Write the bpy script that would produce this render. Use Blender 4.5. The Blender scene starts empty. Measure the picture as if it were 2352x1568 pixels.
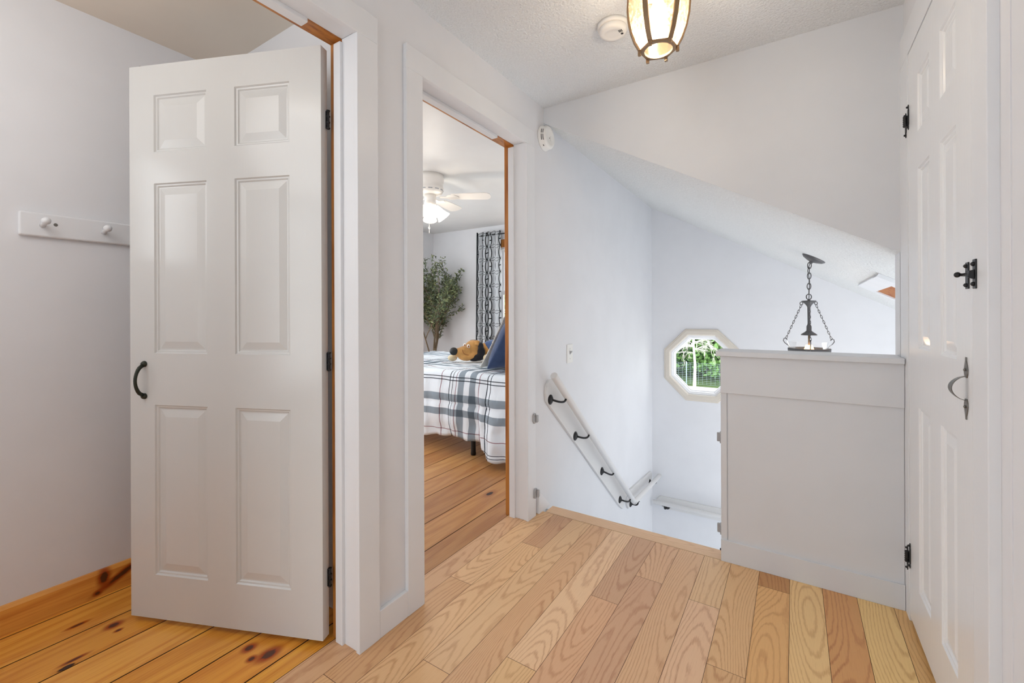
import bpy, bmesh, math, random
from mathutils import Vector, Matrix, noise

R = math.radians
scene = bpy.context.scene
COL = scene.collection
rnd = random.Random(7)

# ------------------------------------------------------------------ colour / node helpers
def lin(c):
    o = []
    for v in c[:3]:
        v = v / 255.0
        o.append(v / 12.92 if v <= 0.04045 else ((v + 0.055) / 1.055) ** 2.4)
    return (o[0], o[1], o[2], 1.0)

class G:
    """small node-graph writer"""
    def __init__(self, mat):
        self.nt = mat.node_tree
    def node(self, t, **kw):
        n = self.nt.nodes.new(t)
        for k, v in kw.items():
            setattr(n, k, v)
        return n
    def link(self, a, b):
        self.nt.links.new(a, b)
    def put(self, sock, v):
        if hasattr(v, 'is_linked') or isinstance(v, bpy.types.NodeSocket):
            self.link(v, sock)
        else:
            sock.default_value = v
    def m(self, op, a, b=None, c=None):
        n = self.node('ShaderNodeMath', operation=op)
        self.put(n.inputs[0], a)
        if b is not None: self.put(n.inputs[1], b)
        if c is not None: self.put(n.inputs[2], c)
        return n.outputs[0]
    def noise(self, vec, scale, detail=2.0, rough=0.5):
        n = self.node('ShaderNodeTexNoise')
        self.link(vec, n.inputs['Vector'])
        n.inputs['Scale'].default_value = scale
        n.inputs['Detail'].default_value = detail
        n.inputs['Roughness'].default_value = rough
        return n.outputs['Fac']
    def xyz(self, x, y, z=0.0):
        n = self.node('ShaderNodeCombineXYZ')
        self.put(n.inputs[0], x); self.put(n.inputs[1], y); self.put(n.inputs[2], z)
        return n.outputs[0]
    def sep(self, v):
        n = self.node('ShaderNodeSeparateXYZ')
        self.link(v, n.inputs[0])
        return n.outputs[0], n.outputs[1], n.outputs[2]
    def mix(self, f, a, b, mode='MIX'):
        n = self.node('ShaderNodeMix', data_type='RGBA', blend_type=mode)
        self.put(n.inputs[0], f); self.put(n.inputs[6], a); self.put(n.inputs[7], b)
        return n.outputs[2]
    def smooth(self, v, lo, hi):
        n = self.node('ShaderNodeMapRange', interpolation_type='SMOOTHSTEP')
        self.put(n.inputs[0], v)
        n.inputs[1].default_value = lo; n.inputs[2].default_value = hi
        n.inputs[3].default_value = 0.0; n.inputs[4].default_value = 1.0
        return n.outputs[0]
    def bump(self, h, strength, dist):
        n = self.node('ShaderNodeBump')
        self.link(h, n.inputs['Height'])
        n.inputs['Strength'].default_value = strength
        n.inputs['Distance'].default_value = dist
        return n.outputs[0]

def new_mat(name):
    m = bpy.data.materials.new(name)
    m.use_nodes = True
    return m, G(m), m.node_tree.nodes['Principled BSDF']

def plain(name, rgb, rough=0.5, metal=0.0, spec=0.5, coat=0.0):
    m, g, p = new_mat(name)
    p.inputs['Base Color'].default_value = lin(rgb)
    p.inputs['Roughness'].default_value = rough
    p.inputs['Metallic'].default_value = metal
    p.inputs['Specular IOR Level'].default_value = spec
    if coat: p.inputs['Coat Weight'].default_value = coat
    return m

def painted(name, rgb, rough, bump_scale, bump_s, bump_d=0.001, stretch=(1, 1, 1), mottle=0.03, spec=0.5):
    """paint with a fine surface texture and faint uneven tone"""
    m, g, p = new_mat(name)
    geo = g.node('ShaderNodeTexCoord').outputs['Object']
    mp = g.node('ShaderNodeMapping'); g.link(geo, mp.inputs[0]); mp.inputs['Scale'].default_value = stretch
    h = g.noise(mp.outputs[0], bump_scale, 3.0, 0.6)
    g.link(g.bump(h, bump_s, bump_d), p.inputs['Normal'])
    big = g.noise(geo, 3.0, 3.0, 0.6)
    c = lin(rgb)
    d = tuple(v * (1 - mottle) for v in c[:3]) + (1,)
    g.link(g.mix(g.smooth(big, 0.35, 0.7), c, d), p.inputs['Base Color'])
    p.inputs['Roughness'].default_value = rough
    p.inputs['Specular IOR Level'].default_value = spec
    return m

def popcorn(name, rgb, scale=70.0, strength=0.6, dist=0.004):
    m, g, p = new_mat(name)
    geo = g.node('ShaderNodeTexCoord').outputs['Object']
    v = g.node('ShaderNodeTexVoronoi', feature='SMOOTH_F1')
    g.link(geo, v.inputs['Vector']); v.inputs['Scale'].default_value = scale
    n = g.noise(geo, scale * 1.7, 3.0, 0.65)
    h = g.m('ADD', g.m('MULTIPLY', v.outputs['Distance'], -0.8), n)
    g.link(g.bump(h, strength, dist), p.inputs['Normal'])
    c = lin(rgb); d = tuple(x * 0.9 for x in c[:3]) + (1,)
    g.link(g.mix(g.smooth(n, 0.35, 0.6), d, c), p.inputs['Base Color'])
    p.inputs['Roughness'].default_value = 0.9
    p.inputs['Specular IOR Level'].default_value = 0.2
    return m

def oak(name, dark, contrast=0.5, rough=0.36):
    """strip-oak boards: UV.x along the board, UV.y across (metres), colour attribute 'tint'"""
    m, g, p = new_mat(name)
    uv = g.node('ShaderNodeUVMap').outputs[0]
    u, v, _ = g.sep(uv)
    tint = g.node('ShaderNodeVertexColor', layer_name='tint').outputs[0]
    # nested cathedral figure: contour lines of a stretched noise, ragged along the pores
    wob = g.noise(g.xyz(g.m('MULTIPLY', u, 22.0), g.m('MULTIPLY', v, 60.0)), 1.0, 2.0, 0.55)
    base = g.noise(g.xyz(g.m('MULTIPLY', u, 1.05), g.m('MULTIPLY', v, 6.5)), 1.0, 0.0, 0.4)
    rag = g.noise(g.xyz(g.m('MULTIPLY', u, 9.0), g.m('MULTIPLY', v, 420.0)), 1.0, 1.0, 0.5)
    f = g.m('ADD', g.m('MULTIPLY', base, 44.0), g.m('ADD', g.m('MULTIPLY', v, 60.0), g.m('ADD', g.m('MULTIPLY', wob, 1.1), g.m('MULTIPLY', rag, 0.55))))
    tri = g.m('PINGPONG', f, 1.0)
    ring = g.smooth(tri, 0.50, 1.0)
    pores = g.noise(g.xyz(g.m('MULTIPLY', u, 16.0), g.m('MULTIPLY', v, 700.0)), 1.0, 2.0, 0.6)
    pore = g.smooth(pores, 0.50, 0.74)
    patch = g.noise(g.xyz(g.m('MULTIPLY', u, 1.6), g.m('MULTIPLY', v, 10.0)), 1.0, 1.0, 0.5)
    amt = g.m('ADD', g.m('MULTIPLY', ring, g.m('MULTIPLY_ADD', pores, 0.55, contrast * 0.30)), g.m('MULTIPLY', pore, 0.24))
    amt = g.m('MULTIPLY', amt, g.m('MULTIPLY_ADD', patch, 1.0, 0.25))
    c = g.mix(amt, tint, g.mix(1.0, tint, lin(dark), 'MULTIPLY'))
    g.link(c, p.inputs['Base Color'])
    p.inputs['Roughness'].default_value = rough
    p.inputs['Specular IOR Level'].default_value = 0.45
    g.link(g.bump(g.m('MULTIPLY', pore, -1.0), 0.10, 0.0006), p.inputs['Normal'])
    return m

def pine(name, rgb, dark, rough=0.3, knots=True, seedoff=0.0, spots=(), axes=(0, 1)):
    """wide pine boards with knots"""
    m, g, p = new_mat(name)
    uv = g.node('ShaderNodeUVMap').outputs[0]
    u, v, _ = g.sep(uv)
    tint = g.node('ShaderNodeVertexColor', layer_name='tint').outputs[0]
    base = g.noise(g.xyz(g.m('MULTIPLY', u, 1.0), g.m('MULTIPLY', v, 8.0)), 1.0, 1.0, 0.4)
    f = g.m('ADD', g.m('MULTIPLY', base, 9.0), g.m('MULTIPLY', v, 14.0))
    ring = g.smooth(g.m('PINGPONG', f, 1.0), 0.25, 1.0)
    streak = g.noise(g.xyz(g.m('MULTIPLY', u, 5.0), g.m('MULTIPLY', v, 160.0)), 1.0, 2.0, 0.6)
    amt = g.m('ADD', g.m('MULTIPLY', ring, 0.30), g.m('MULTIPLY', g.smooth(streak, 0.42, 0.75), 0.30))
    c = g.mix(amt, tint, g.mix(1.0, tint, lin(dark), 'MULTIPLY'))
    if knots:
        vo = g.node('ShaderNodeTexVoronoi', feature='F1', voronoi_dimensions='2D')
        wn = g.noise(g.xyz(g.m('MULTIPLY', u, 30.0), g.m('MULTIPLY', v, 30.0)), 1.0, 2.0, 0.5)
        g.link(g.xyz(g.m('ADD', g.m('MULTIPLY', u, 2.6), seedoff), g.m('MULTIPLY', v, 5.2), 0.0), vo.inputs['Vector'])
        vo.inputs['Scale'].default_value = 1.0
        vo.inputs['Randomness'].default_value = 0.9
        dist = g.m('ADD', vo.outputs['Distance'], g.m('MULTIPLY', g.m('SUBTRACT', wn, 0.5), 0.05))
        cr, cg, cb = g.sep(vo.outputs['Color'])
        size = g.m('MULTIPLY', g.smooth(cr, 0.72, 1.0), 0.10)
        core = g.smooth(g.m('SUBTRACT', size, dist), 0.0, 0.022)
        halo = g.smooth(g.m('SUBTRACT', g.m('MULTIPLY', size, 2.6), dist), 0.0, 0.16)
        c = g.mix(g.m('MULTIPLY', halo, 0.45), c, g.mix(1.0, tint, lin((170, 104, 60)), 'MULTIPLY'))
        c = g.mix(core, c, lin((52, 24, 14)))
    pos = g.sep(g.node('ShaderNodeNewGeometry').outputs['Position'])
    for a, b, ra, rb, sk in spots:             # individual knots where the boards have them
        da = g.m('SUBTRACT', pos[axes[0]], a); db = g.m('SUBTRACT', pos[axes[1]], b)
        da = g.m('SUBTRACT', da, g.m('MULTIPLY', db, sk))
        q = g.m('SQRT', g.m('ADD', g.m('POWER', g.m('ABSOLUTE', g.m('DIVIDE', da, ra)), 2.0), g.m('POWER', g.m('ABSOLUTE', g.m('DIVIDE', db, rb)), 2.0)))
        q = g.m('ADD', q, g.m('MULTIPLY', g.m('SUBTRACT', streak, 0.5), 0.7))
        c = g.mix(g.m('SUBTRACT', 1.0, g.smooth(q, 0.9, 2.6)), c, g.mix(1.0, tint, lin((176, 108, 66)), 'MULTIPLY'))
        c = g.mix(g.m('SUBTRACT', 1.0, g.smooth(q, 0.75, 1.1)), c, lin((86, 44, 24)))
    g.link(c, p.inputs['Base Color'])
    p.inputs['Roughness'].default_value = rough
    p.inputs['Specular IOR Level'].default_value = 0.5
    return m

def stained(name, rgb=(186, 122, 56), dark=(170, 120, 80), rough=0.35):
    """stained softwood trim, grain along Z/Y from object coordinates"""
    m, g, p = new_mat(name)
    o = g.node('ShaderNodeTexCoord').outputs['Object']
    mp = g.node('ShaderNodeMapping'); g.link(o, mp.inputs[0]); mp.inputs['Scale'].default_value = (40, 9, 2.5)
    n = g.noise(mp.outputs[0], 1.0, 4.0, 0.6)
    c = g.mix(g.smooth(n, 0.4, 0.75), lin(rgb), g.mix(1.0, lin(rgb), lin(dark), 'MULTIPLY'))
    g.link(c, p.inputs['Base Color'])
    p.inputs['Roughness'].default_value = rough
    return m

def emit(name, rgb, strength):
    m, g, p = new_mat(name)
    p.inputs['Base Color'].default_value = lin(rgb)
    p.inputs['Emission Color'].default_value = lin(rgb)
    p.inputs['Emission Strength'].default_value = strength
    return m

def pane_glass(name, tint=(1, 1, 1, 1), rough=0.0, refl=0.08, translucent=0.0, tcol=(1, 1, 1, 1), seeds=False):
    m = bpy.data.materials.new(name); m.use_nodes = True
    nt = m.node_tree; nt.nodes.clear(); g = G(m)
    out = g.node('ShaderNodeOutputMaterial')
    tr = g.node('ShaderNodeBsdfTransparent'); tr.inputs[0].default_value = tint
    gl = g.node('ShaderNodeBsdfGlossy'); gl.inputs['Roughness'].default_value = rough
    fr = g.node('ShaderNodeFresnel'); fr.inputs[0].default_value = 1.45
    mx = g.node('ShaderNodeMixShader')
    g.link(g.m('MULTIPLY', fr.outputs[0], refl / 0.04 * 0.5), mx.inputs[0])
    first = tr.outputs[0]
    if translucent > 0:
        tl = g.node('ShaderNodeBsdfTranslucent'); tl.inputs[0].default_value = tcol
        df = g.node('ShaderNodeBsdfDiffuse'); df.inputs[0].default_value = tcol
        both = g.node('ShaderNodeMixShader'); both.inputs[0].default_value = 0.3
        g.link(tl.outputs[0], both.inputs[1]); g.link(df.outputs[0], both.inputs[2])
        m2 = g.node('ShaderNodeMixShader')
        if seeds:
            o = g.node('ShaderNodeTexCoord').outputs['Object']
            n = g.noise(o, 70.0, 6.0, 0.8)
            g.link(g.m('MULTIPLY_ADD', g.smooth(n, 0.40, 0.62), translucent * 1.2, translucent * 0.2), m2.inputs[0])
        else:
            m2.inputs[0].default_value = translucent
        g.link(tr.outputs[0], m2.inputs[1]); g.link(both.outputs[0], m2.inputs[2])
        first = m2.outputs[0]
    g.link(first, mx.inputs[1]); g.link(gl.outputs[0], mx.inputs[2])
    g.link(mx.outputs[0], out.inputs[0])
    return m

# ------------------------------------------------------------------ materials
M = {}
M['wall'] = painted('wall_paint', (224, 225, 228), 0.62, 160.0, 0.10, 0.0012)
M['trim'] = painted('trim_paint', (226, 228, 231), 0.38, 60.0, 0.10, 0.0008, (1, 1, 0.12))
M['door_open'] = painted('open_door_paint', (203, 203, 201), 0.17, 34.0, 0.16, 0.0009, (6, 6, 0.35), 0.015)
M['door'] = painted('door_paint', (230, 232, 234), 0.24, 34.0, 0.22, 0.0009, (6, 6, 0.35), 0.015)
M['rail'] = painted('rail_paint', (219, 218, 217), 0.4, 60.0, 0.10, 0.0008)
M['half'] = painted('half_wall_paint', (214, 217, 221), 0.45, 40.0, 0.08, 0.0008, (0.3, 1, 1))
M['ceil'] = popcorn('ceiling_texture', (234, 238, 241), 95.0, 0.8, 0.006)
M['slope'] = popcorn('slope_texture', (236, 237, 236), 85.0, 0.9, 0.007)
M['ceil_smooth'] = painted('smooth_ceiling_paint', (222, 222, 221), 0.45, 8.0, 0.25, 0.002)
M['ceil_room'] = painted('dressing_ceiling_paint', (226, 216, 202), 0.7, 80.0, 0.1, 0.001)
M['oak'] = oak('oak_strip', (180, 122, 84))
M['pine'] = pine('pine_plank', (200, 140, 70), (196, 132, 74), rough=0.26, spots=(
    (-1.472, 0.786, 0.016, 0.024, 0.0), (-1.556, 0.765, 0.011, 0.014, 0.0), (-1.50, 0.745, 0.008, 0.010, 0.0), (-2.088, 0.556, 0.012, 0.016, 0.0),
    (-2.040, 0.556, 0.005, 0.008, 0.0), (-2.20, 0.485, 0.006, 0.020, 0.0), (-1.99, 0.43, 0.005, 0.022, 0.0)))
M['pine2'] = pine('worn_pine_plank', (196, 146, 92), (186, 128, 80), rough=0.34, seedoff=3.7)
M['stain'] = stained('stained_pine')
M['pinebase'] = pine('pine_baseboard', (198, 140, 72), (196, 130, 76), rough=0.3, seedoff=1.3, axes=(2, 1), spots=(
    (0.060, 0.655, 0.010, 0.050, 0.5), (0.072, 0.595, 0.022, 0.012, 0.2), (0.018, 0.575, 0.006, 0.008, 0.0)))
M['nosing'] = oak('oak_nosing', (190, 150, 110), contrast=0.25)
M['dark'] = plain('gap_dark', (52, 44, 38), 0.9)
M['void'] = plain('subfloor', (58, 38, 22), 0.9)
M['iron'] = plain('black_iron', (46, 46, 48), 0.42, 0.6)
M['bronze'] = plain('bronze_lantern', (146, 120, 92), 0.4, 0.6)
M['pewter'] = plain('pewter_strap', (122, 120, 116), 0.36, 0.85)
M['olive_iron'] = plain('dark_green_iron', (48, 52, 44), 0.4, 0.5)
M['gunmetal'] = plain('gunmetal_lamp', (100, 99, 100), 0.45, 0.6)
M['plastic'] = plain('white_plastic', (232, 231, 228), 0.35)
M['plastic_grey'] = plain('grey_plastic', (170, 171, 174), 0.4)
M['slot'] = plain('vent_slot', (38, 38, 40), 0.7)
M['beige'] = painted('beige_trim', (214, 206, 194), 0.4, 30.0, 0.05)
M['vinyl'] = plain('white_vinyl', (240, 241, 243), 0.3)
M['glass'] = pane_glass('window_glass', refl=0.05)
M['bowl_glass'] = pane_glass('clear_bowl_glass', tint=(1, 1, 1, 1), refl=0.03, translucent=0.05)
M['seed_glass'] = pane_glass('seeded_amber_glass', tint=(1.0, 0.95, 0.86, 1), rough=0.12, refl=0.08, translucent=0.22, tcol=(1.0, 0.87, 0.70, 1), seeds=True)
M['bulb'] = emit('lit_bulb', (255, 232, 196), 6.0)
M['bulb2'] = emit('dim_bulb', (255, 206, 150), 3.0)
M['shade'] = emit('lit_frosted_shade', (255, 246, 232), 1.3)
M['fan'] = plain('fan_white', (238, 234, 228), 0.35)
M['ply'] = stained('plywood', (176, 112, 58), (200, 150, 110), 0.7)
M['metal_bed'] = plain('dark_bed_metal', (38, 32, 28), 0.4, 0.5)

# ------------------------------------------------------------------ mesh builder
WLOC = {}
class MB:
    def __init__(self, M4=None):
        self.v = []; self.f = []; self.smooth = []; self.M = M4 or Matrix.Identity(4)
        self.uv = {}; self.tint = {}
    def add(self, verts, faces, smooth=False):
        b = len(self.v)
        self.v += [self.M @ Vector(p) for p in verts]
        for f in faces:
            self.f.append(tuple(i + b for i in f)); self.smooth.append(smooth)
    def box(self, x0, x1, y0, y1, z0, z1):
        x0, x1 = sorted((x0, x1)); y0, y1 = sorted((y0, y1)); z0, z1 = sorted((z0, z1))
        self.add([(x0, y0, z0), (x1, y0, z0), (x1, y1, z0), (x0, y1, z0), (x0, y0, z1), (x1, y0, z1), (x1, y1, z1), (x0, y1, z1)],
                 [(0, 3, 2, 1), (4, 5, 6, 7), (0, 1, 5, 4), (1, 2, 6, 5), (2, 3, 7, 6), (3, 0, 4, 7)])
    def prism(self, pts, d):
        """pts: 3-D polygon, d: extrusion vector"""
        n = len(pts); d = Vector(d)
        a = [Vector(p) for p in pts]; b = [p + d for p in a]
        self.add(a + b, [tuple(range(n - 1, -1, -1)), tuple(range(n, 2 * n))] + [(i, (i + 1) % n, n + (i + 1) % n, n + i) for i in range(n)])
    def ringloft(self, rings, close=True, caps=True, smooth=True):
        n = len(rings[0]); vs = [p for r in rings for p in r]; fs = []
        for k in range(len(rings) - 1):
            for i in range(n if close else n - 1):
                j = (i + 1) % n
                fs.append((k * n + i, k * n + j, (k + 1) * n + j, (k + 1) * n + i))
        self.add(vs, fs, smooth)
        if caps and close:
            b = len(self.v) - len(vs)
            self.f.append(tuple(b + i for i in range(n - 1, -1, -1))); self.smooth.append(False)
            self.f.append(tuple(b + (len(rings) - 1) * n + i for i in range(n))); self.smooth.append(False)
    def tube(self, path, r, seg=10, closed=False):
        P = [Vector(p) for p in path]; n = len(P)
        rr = r if isinstance(r, (list, tuple)) else [r] * n
        rings = []; up = None
        for i, p in enumerate(P):
            if closed: t = (P[(i + 1) % n] - P[i - 1]).normalized()
            else: t = ((P[i + 1] if i < n - 1 else P[i]) - (P[i - 1] if i else P[i])).normalized()
            if up is None:
                up = Vector((0, 0, 1)) if abs(t.z) < 0.9 else Vector((1, 0, 0))
            a = (up - t * up.dot(t))
            if a.length < 1e-5: a = t.orthogonal()
            a.normalize(); up = a; b = t.cross(a)
            rings.append([p + (a * math.cos(2 * math.pi * k / seg) + b * math.sin(2 * math.pi * k / seg)) * rr[i] for k in range(seg)])
        if closed:
            rings.append(rings[0])
        self.ringloft(rings, True, not closed, True)
    def lathe(self, prof, o=(0, 0, 0), ax=(0, 0, 1), seg=24, caps=True, a0=0.0, smooth=True):
        """prof: (radius, height) pairs along axis ax from o"""
        ax = Vector(ax).normalized(); o = Vector(o)
        a = ax.orthogonal().normalized() if abs(ax.z) < 0.999 else Vector((1, 0, 0)); b = ax.cross(a)
        rings = [[o + ax * h + (a * math.cos(a0 + 2 * math.pi * k / seg) + b * math.sin(a0 + 2 * math.pi * k / seg)) * max(r, 1e-5) for k in range(seg)] for r, h in prof]
        self.ringloft(rings, True, caps, smooth)
    def ball(self, c, r, seg=14, rings=8, sc=(1, 1, 1)):
        c = Vector(c); R_ = []
        for i in range(rings + 1):
            t = math.pi * i / rings
            R_.append([c + Vector((math.sin(t) * math.cos(2 * math.pi * k / seg) * r * sc[0], math.sin(t) * math.sin(2 * math.pi * k / seg) * r * sc[1], -math.cos(t) * r * sc[2])) for k in range(seg)])
        self.ringloft(R_, True, False, True)
    def board(self, x0, x1, y0, y1, z, tint, along='y', off=(0, 0)):
        """one flat floor board with its own grain offset and tone"""
        i = len(self.f)
        self.add([(x0, y0, z), (x1, y0, z), (x1, y1, z), (x0, y1, z)], [(0, 1, 2, 3)])
        if along == 'y': q = [(y0, x0), (y0, x1), (y1, x1), (y1, x0)]
        else: q = [(x0, y0), (x1, y0), (x1, y1), (x0, y1)]
        self.uv[i] = [(a + off[0], b + off[1]) for a, b in q]; self.tint[i] = lin(tint)
    def build(self, name, mat, parent=None, bevel=0.0, label=None, sub=0, seg=2, solid=0.0):
        me = bpy.data.meshes.new(name)
        lo = Vector((min(p.x for p in self.v), min(p.y for p in self.v), min(p.z for p in self.v)))
        hi = Vector((max(p.x for p in self.v), max(p.y for p in self.v), max(p.z for p in self.v)))
        o0 = Vector(((lo.x + hi.x) / 2, (lo.y + hi.y) / 2, lo.z))
        me.from_pydata([tuple(p - o0) for p in self.v], [], self.f)
        me.polygons.foreach_set('use_smooth', self.smooth)
        if self.uv:
            lay = me.uv_layers.new(name='UVMap')
            for i, q in self.uv.items():
                for k, li in enumerate(me.polygons[i].loop_indices): lay.data[li].uv = q[k]
        if self.tint:
            at = me.color_attributes.new('tint', 'FLOAT_COLOR', 'CORNER')
            for i, c in self.tint.items():
                for li in me.polygons[i].loop_indices: at.data[li].color = c
        me.update()
        o = bpy.data.objects.new(name, me); COL.objects.link(o)
        if mat is not None: me.materials.append(mat)
        WLOC[o.name] = o0
        if parent is not None:
            o.parent = parent; o.location = o0 - WLOC[parent.name]
        else: o.location = o0
        if bevel > 0:
            b = o.modifiers.new('bevel', 'BEVEL'); b.width = bevel; b.segments = seg; b.limit_method = 'ANGLE'; b.angle_limit = R(40)
            b.harden_normals = False
        if sub:
            s = o.modifiers.new('sub', 'SUBSURF'); s.levels = sub; s.render_levels = sub
        if solid:
            s = o.modifiers.new('solid', 'SOLIDIFY'); s.thickness = solid
        if label: o['label'] = label
        return o

def weld(o):
    """merge coincident verts so normals are continuous, fix outward normals"""
    bm = bmesh.new(); bm.from_mesh(o.data)
    bmesh.ops.remove_doubles(bm, verts=bm.verts, dist=1e-5)
    bmesh.ops.recalc_face_normals(bm, faces=bm.faces)
    bm.to_mesh(o.data); bm.free()
    return o

def tag(o, label, cat, group=None):
    o['label'] = label; o['category'] = cat
    if group: o['group'] = group
    return o
def struct(o, label, cat=None):
    o['kind'] = 'structure'; o['label'] = label
    if cat: o['category'] = cat
    return o
def empty(name, loc):
    o = bpy.data.objects.new(name, None); COL.objects.link(o)
    o.location = loc; o.empty_display_size = 0.05; WLOC[o.name] = Vector(loc)
    return o
def kids(o): return [c for c in bpy.data.objects if c.parent == o]
def frame(o, u, n):
    """matrix: local x -> u, local z -> up, local y -> -n (outward is local -y)"""
    u = Vector(u).normalized(); n = Vector(n).normalized(); z = Vector((0, 0, 1))
    m = Matrix((u, -n, z)).transposed().to_4x4(); m.translation = Vector(o)
    return m

# ------------------------------------------------------------------ key dimensions (metres)
A, AW = -1.211, -1.229           # casing face / wall face of the doorway wall
AB = -1.352                      # far face of that wall
C = 0.353                        # closet casing face
BY = 2.266                       # bulkhead face
EY = 4.577                       # stairwell far wall
ZC = 2.328                       # ceiling
HY = 2.19                        # half wall face
LX = -2.362                      # dressing-room wall
D1 = (0.14, 0.944); D2 = (1.249, 2.040)   # doorway openings along y
ZH1, ZH2 = 2.064, 2.052
CW = 0.086
def slope(x, y): return 2.242 - 0.5555 * (x + 1.229) - 0.0155 * (y - 2.266)

# ------------------------------------------------------------------ floors
def oak_floor():
    mb = MB(); p = 0.1116; s0 = -0.0166; gap = 0.0007
    tan = [(206, 166, 124), (200, 156, 116), (196, 152, 114), (208, 170, 130), (194, 146, 108), (202, 160, 122)]
    J = {3: [(9, (227, 184, 123))], 2: [(9, (239, 204, 139))], 1: [(9, (217, 162, 105))], 0: [(9, (239, 202, 143))],
         -1: [(2.076, (231, 182, 121)), (9, (195, 142, 87))],
         -2: [(0.9, (226, 184, 136)), (1.523, (222, 179, 130)), (9, (227, 185, 135))],
         -3: [(1.828, (232, 192, 154)), (9, (229, 191, 145))],
         -4: [(1.0, (225, 183, 136)), (9, (224, 182, 140))],
         -5: [(0.72, (226, 186, 139)), (1.870, (212, 168, 132)), (9, (222, 180, 140))],
         -6: [(0.95, (224, 184, 137)), (1.645, (222, 176, 136)), (9, (208, 166, 130))],
         -7: [(1.201, (230, 190, 139)), (9, (236, 198, 156))],
         -8: [(0.6, (228, 189, 138)), (9, (220, 176, 132))],
         -9: [(1.045, (227, 183, 133)), (9, (226, 186, 140))],
         -10: [(0.5, (224, 183, 135)), (1.842, (228, 186, 138)), (9, (206, 160, 120))],
         -11: [(0.834, (225, 180, 131)), (1.44, (214, 168, 122)), (9, (228, 186, 139))],
         -12: [(0.3, (224, 179, 130)), (9, (216, 172, 130))]}
    for k in range(-12, 4):
        y = -1.3; x0 = s0 + k * p; x1 = x0 + p
        if k == -12: x0 = -1.345
        for ye, t in J[k]:
            e = min(ye, 2.1945)
            if y < 0.4 and k % 2: pass
            mb.board(x0 + gap, x1 - gap, y + gap, e - gap, 0.0, t, 'y', (rnd.uniform(0, 40), rnd.uniform(0, 40)))
            y = e
    mb_o = mb.build('floor', M['oak'])
    b = MB(); b.box(-1.36, 0.44, -1.3, 2.196, -0.22, -0.003); s = b.build('slab', M['void'], mb_o)
    return struct(mb_o, 'light oak strip floor of the landing')
oak_floor()

def pine_floor(name, seams, y0, y1, mat, cols, label):
    mb = MB(); gap = 0.0024
    for i in range(len(seams) - 1):
        mb.board(seams[i] + gap, seams[i + 1] - gap, y0, y1, -0.001, cols[i % len(cols)], 'y', (rnd.uniform(0, 30), rnd.uniform(0, 30)))
    o = mb.build(name, mat)
    b = MB(); b.box(seams[0], seams[-1], y0, y1, -0.22, -0.006); b.build('slab', M['void'], o)
    return struct(o, label)
pine_floor('floor_pine', [-2.52, -2.33, -2.14, -1.957, -1.770, -1.593, -1.421, -1.3455], -1.3, 1.06, M['pine'],
           [(234, 164, 66), (236, 168, 72), (230, 160, 62), (240, 174, 80), (236, 168, 70), (236, 164, 66), (232, 166, 62)],
           'amber pine plank floor behind the open six panel door')
pine_floor('floor_bedroom', [-4.62, -4.43, -4.24, -4.04, -3.84, -3.64, -3.44, -3.24, -3.04, -2.85, -2.66, -2.47, -2.28, -2.09, -1.905, -1.670, -1.478, -1.3455], 1.06, 5.0, M['pine2'],
           [(196, 142, 84), (184, 132, 80), (200, 150, 92), (190, 138, 84), (178, 126, 74)],
           'worn wide pine plank floor of the bedroom')

# ------------------------------------------------------------------ walls
def wall_left():
    """wall with the two doorways, running on down the stairwell"""
    m = MB(); y0, y1 = -1.3, 4.72
    q = 0.021
    m.box(AB, AW, y0, D1[0] - q, -0.2, ZC)
    m.box(AB, AW, D1[1] + q, D2[0] - q, -0.2, ZC)
    m.box(AB, AW, D2[1] + q, 2.27, -0.2, ZC)
    m.box(AB, AW, D1[0] - q, D1[1] + q, ZH1 + q, ZC)
    m.box(AB, AW, D2[0] - q, D2[1] + q, ZH2 + q, ZC)
    m.box(AB, AW, 2.27, y1, -2.7, ZC)
    return struct(weld(m.build('wall_left', M['wall'])), 'pale wall with two doorways running down beside the stairs')
wall_left()

OCX, OCZ = -0.752, 0.614
def octo(ap, cx=OCX, cz=OCZ, y=EY):
    r = ap / math.cos(R(22.5))
    return [Vector((cx + r * math.cos(R(22.5 + 45 * k)), y, cz + r * math.sin(R(22.5 + 45 * k)))) for k in range(8)]

def wall_back():
    m = MB(); x0, x1, zb, zt = -1.352, 2.2, -2.7, 2.5; hole = octo(0.30); d = Vector((0, 0.14, 0))
    up = [hole[k] for k in range(4)]; dn = [hole[k] for k in (4, 5, 6, 7)]
    def pt(x, z): return Vector((x, EY, z))
    for dd in (Vector((0, 0, 0)), d):
        top = [pt(x1, zt), pt(x0, zt), pt(x0, OCZ)] + [pt(hole[3].x, OCZ)] + up[::-1] + [pt(hole[0].x, OCZ), pt(x1, OCZ)]
        bot = [pt(x0, zb), pt(x1, zb), pt(x1, OCZ), pt(hole[7].x, OCZ)] + dn[::-1] + [pt(hole[4].x, OCZ), pt(x0, OCZ)]
        for poly in (top, bot):
            m.add([p + dd for p in poly], [tuple(range(len(poly)))])
    for k in range(8):
        a, b = hole[k], hole[(k + 1) % 8]
        m.add([a, b, b + d, a + d], [(0, 1, 2, 3)])
    return struct(m.build('wall_back', M['wall']), 'pale stairwell far wall with the octagonal window')
wall_back()

m = MB()      # bulkhead over the stairs, its lower edge follows the roof slope
m.prism([(AW, BY, slope(AW, BY)), (C + 0.02, BY, slope(C + 0.02, BY)), (C + 0.02, BY, ZC + 0.03), (AW, BY, ZC + 0.03)], (0, 0.03, 0))
struct(m.build('wall_bulkhead', M['half']), 'white bulkhead with a sloping lower edge above the stairs')

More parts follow.
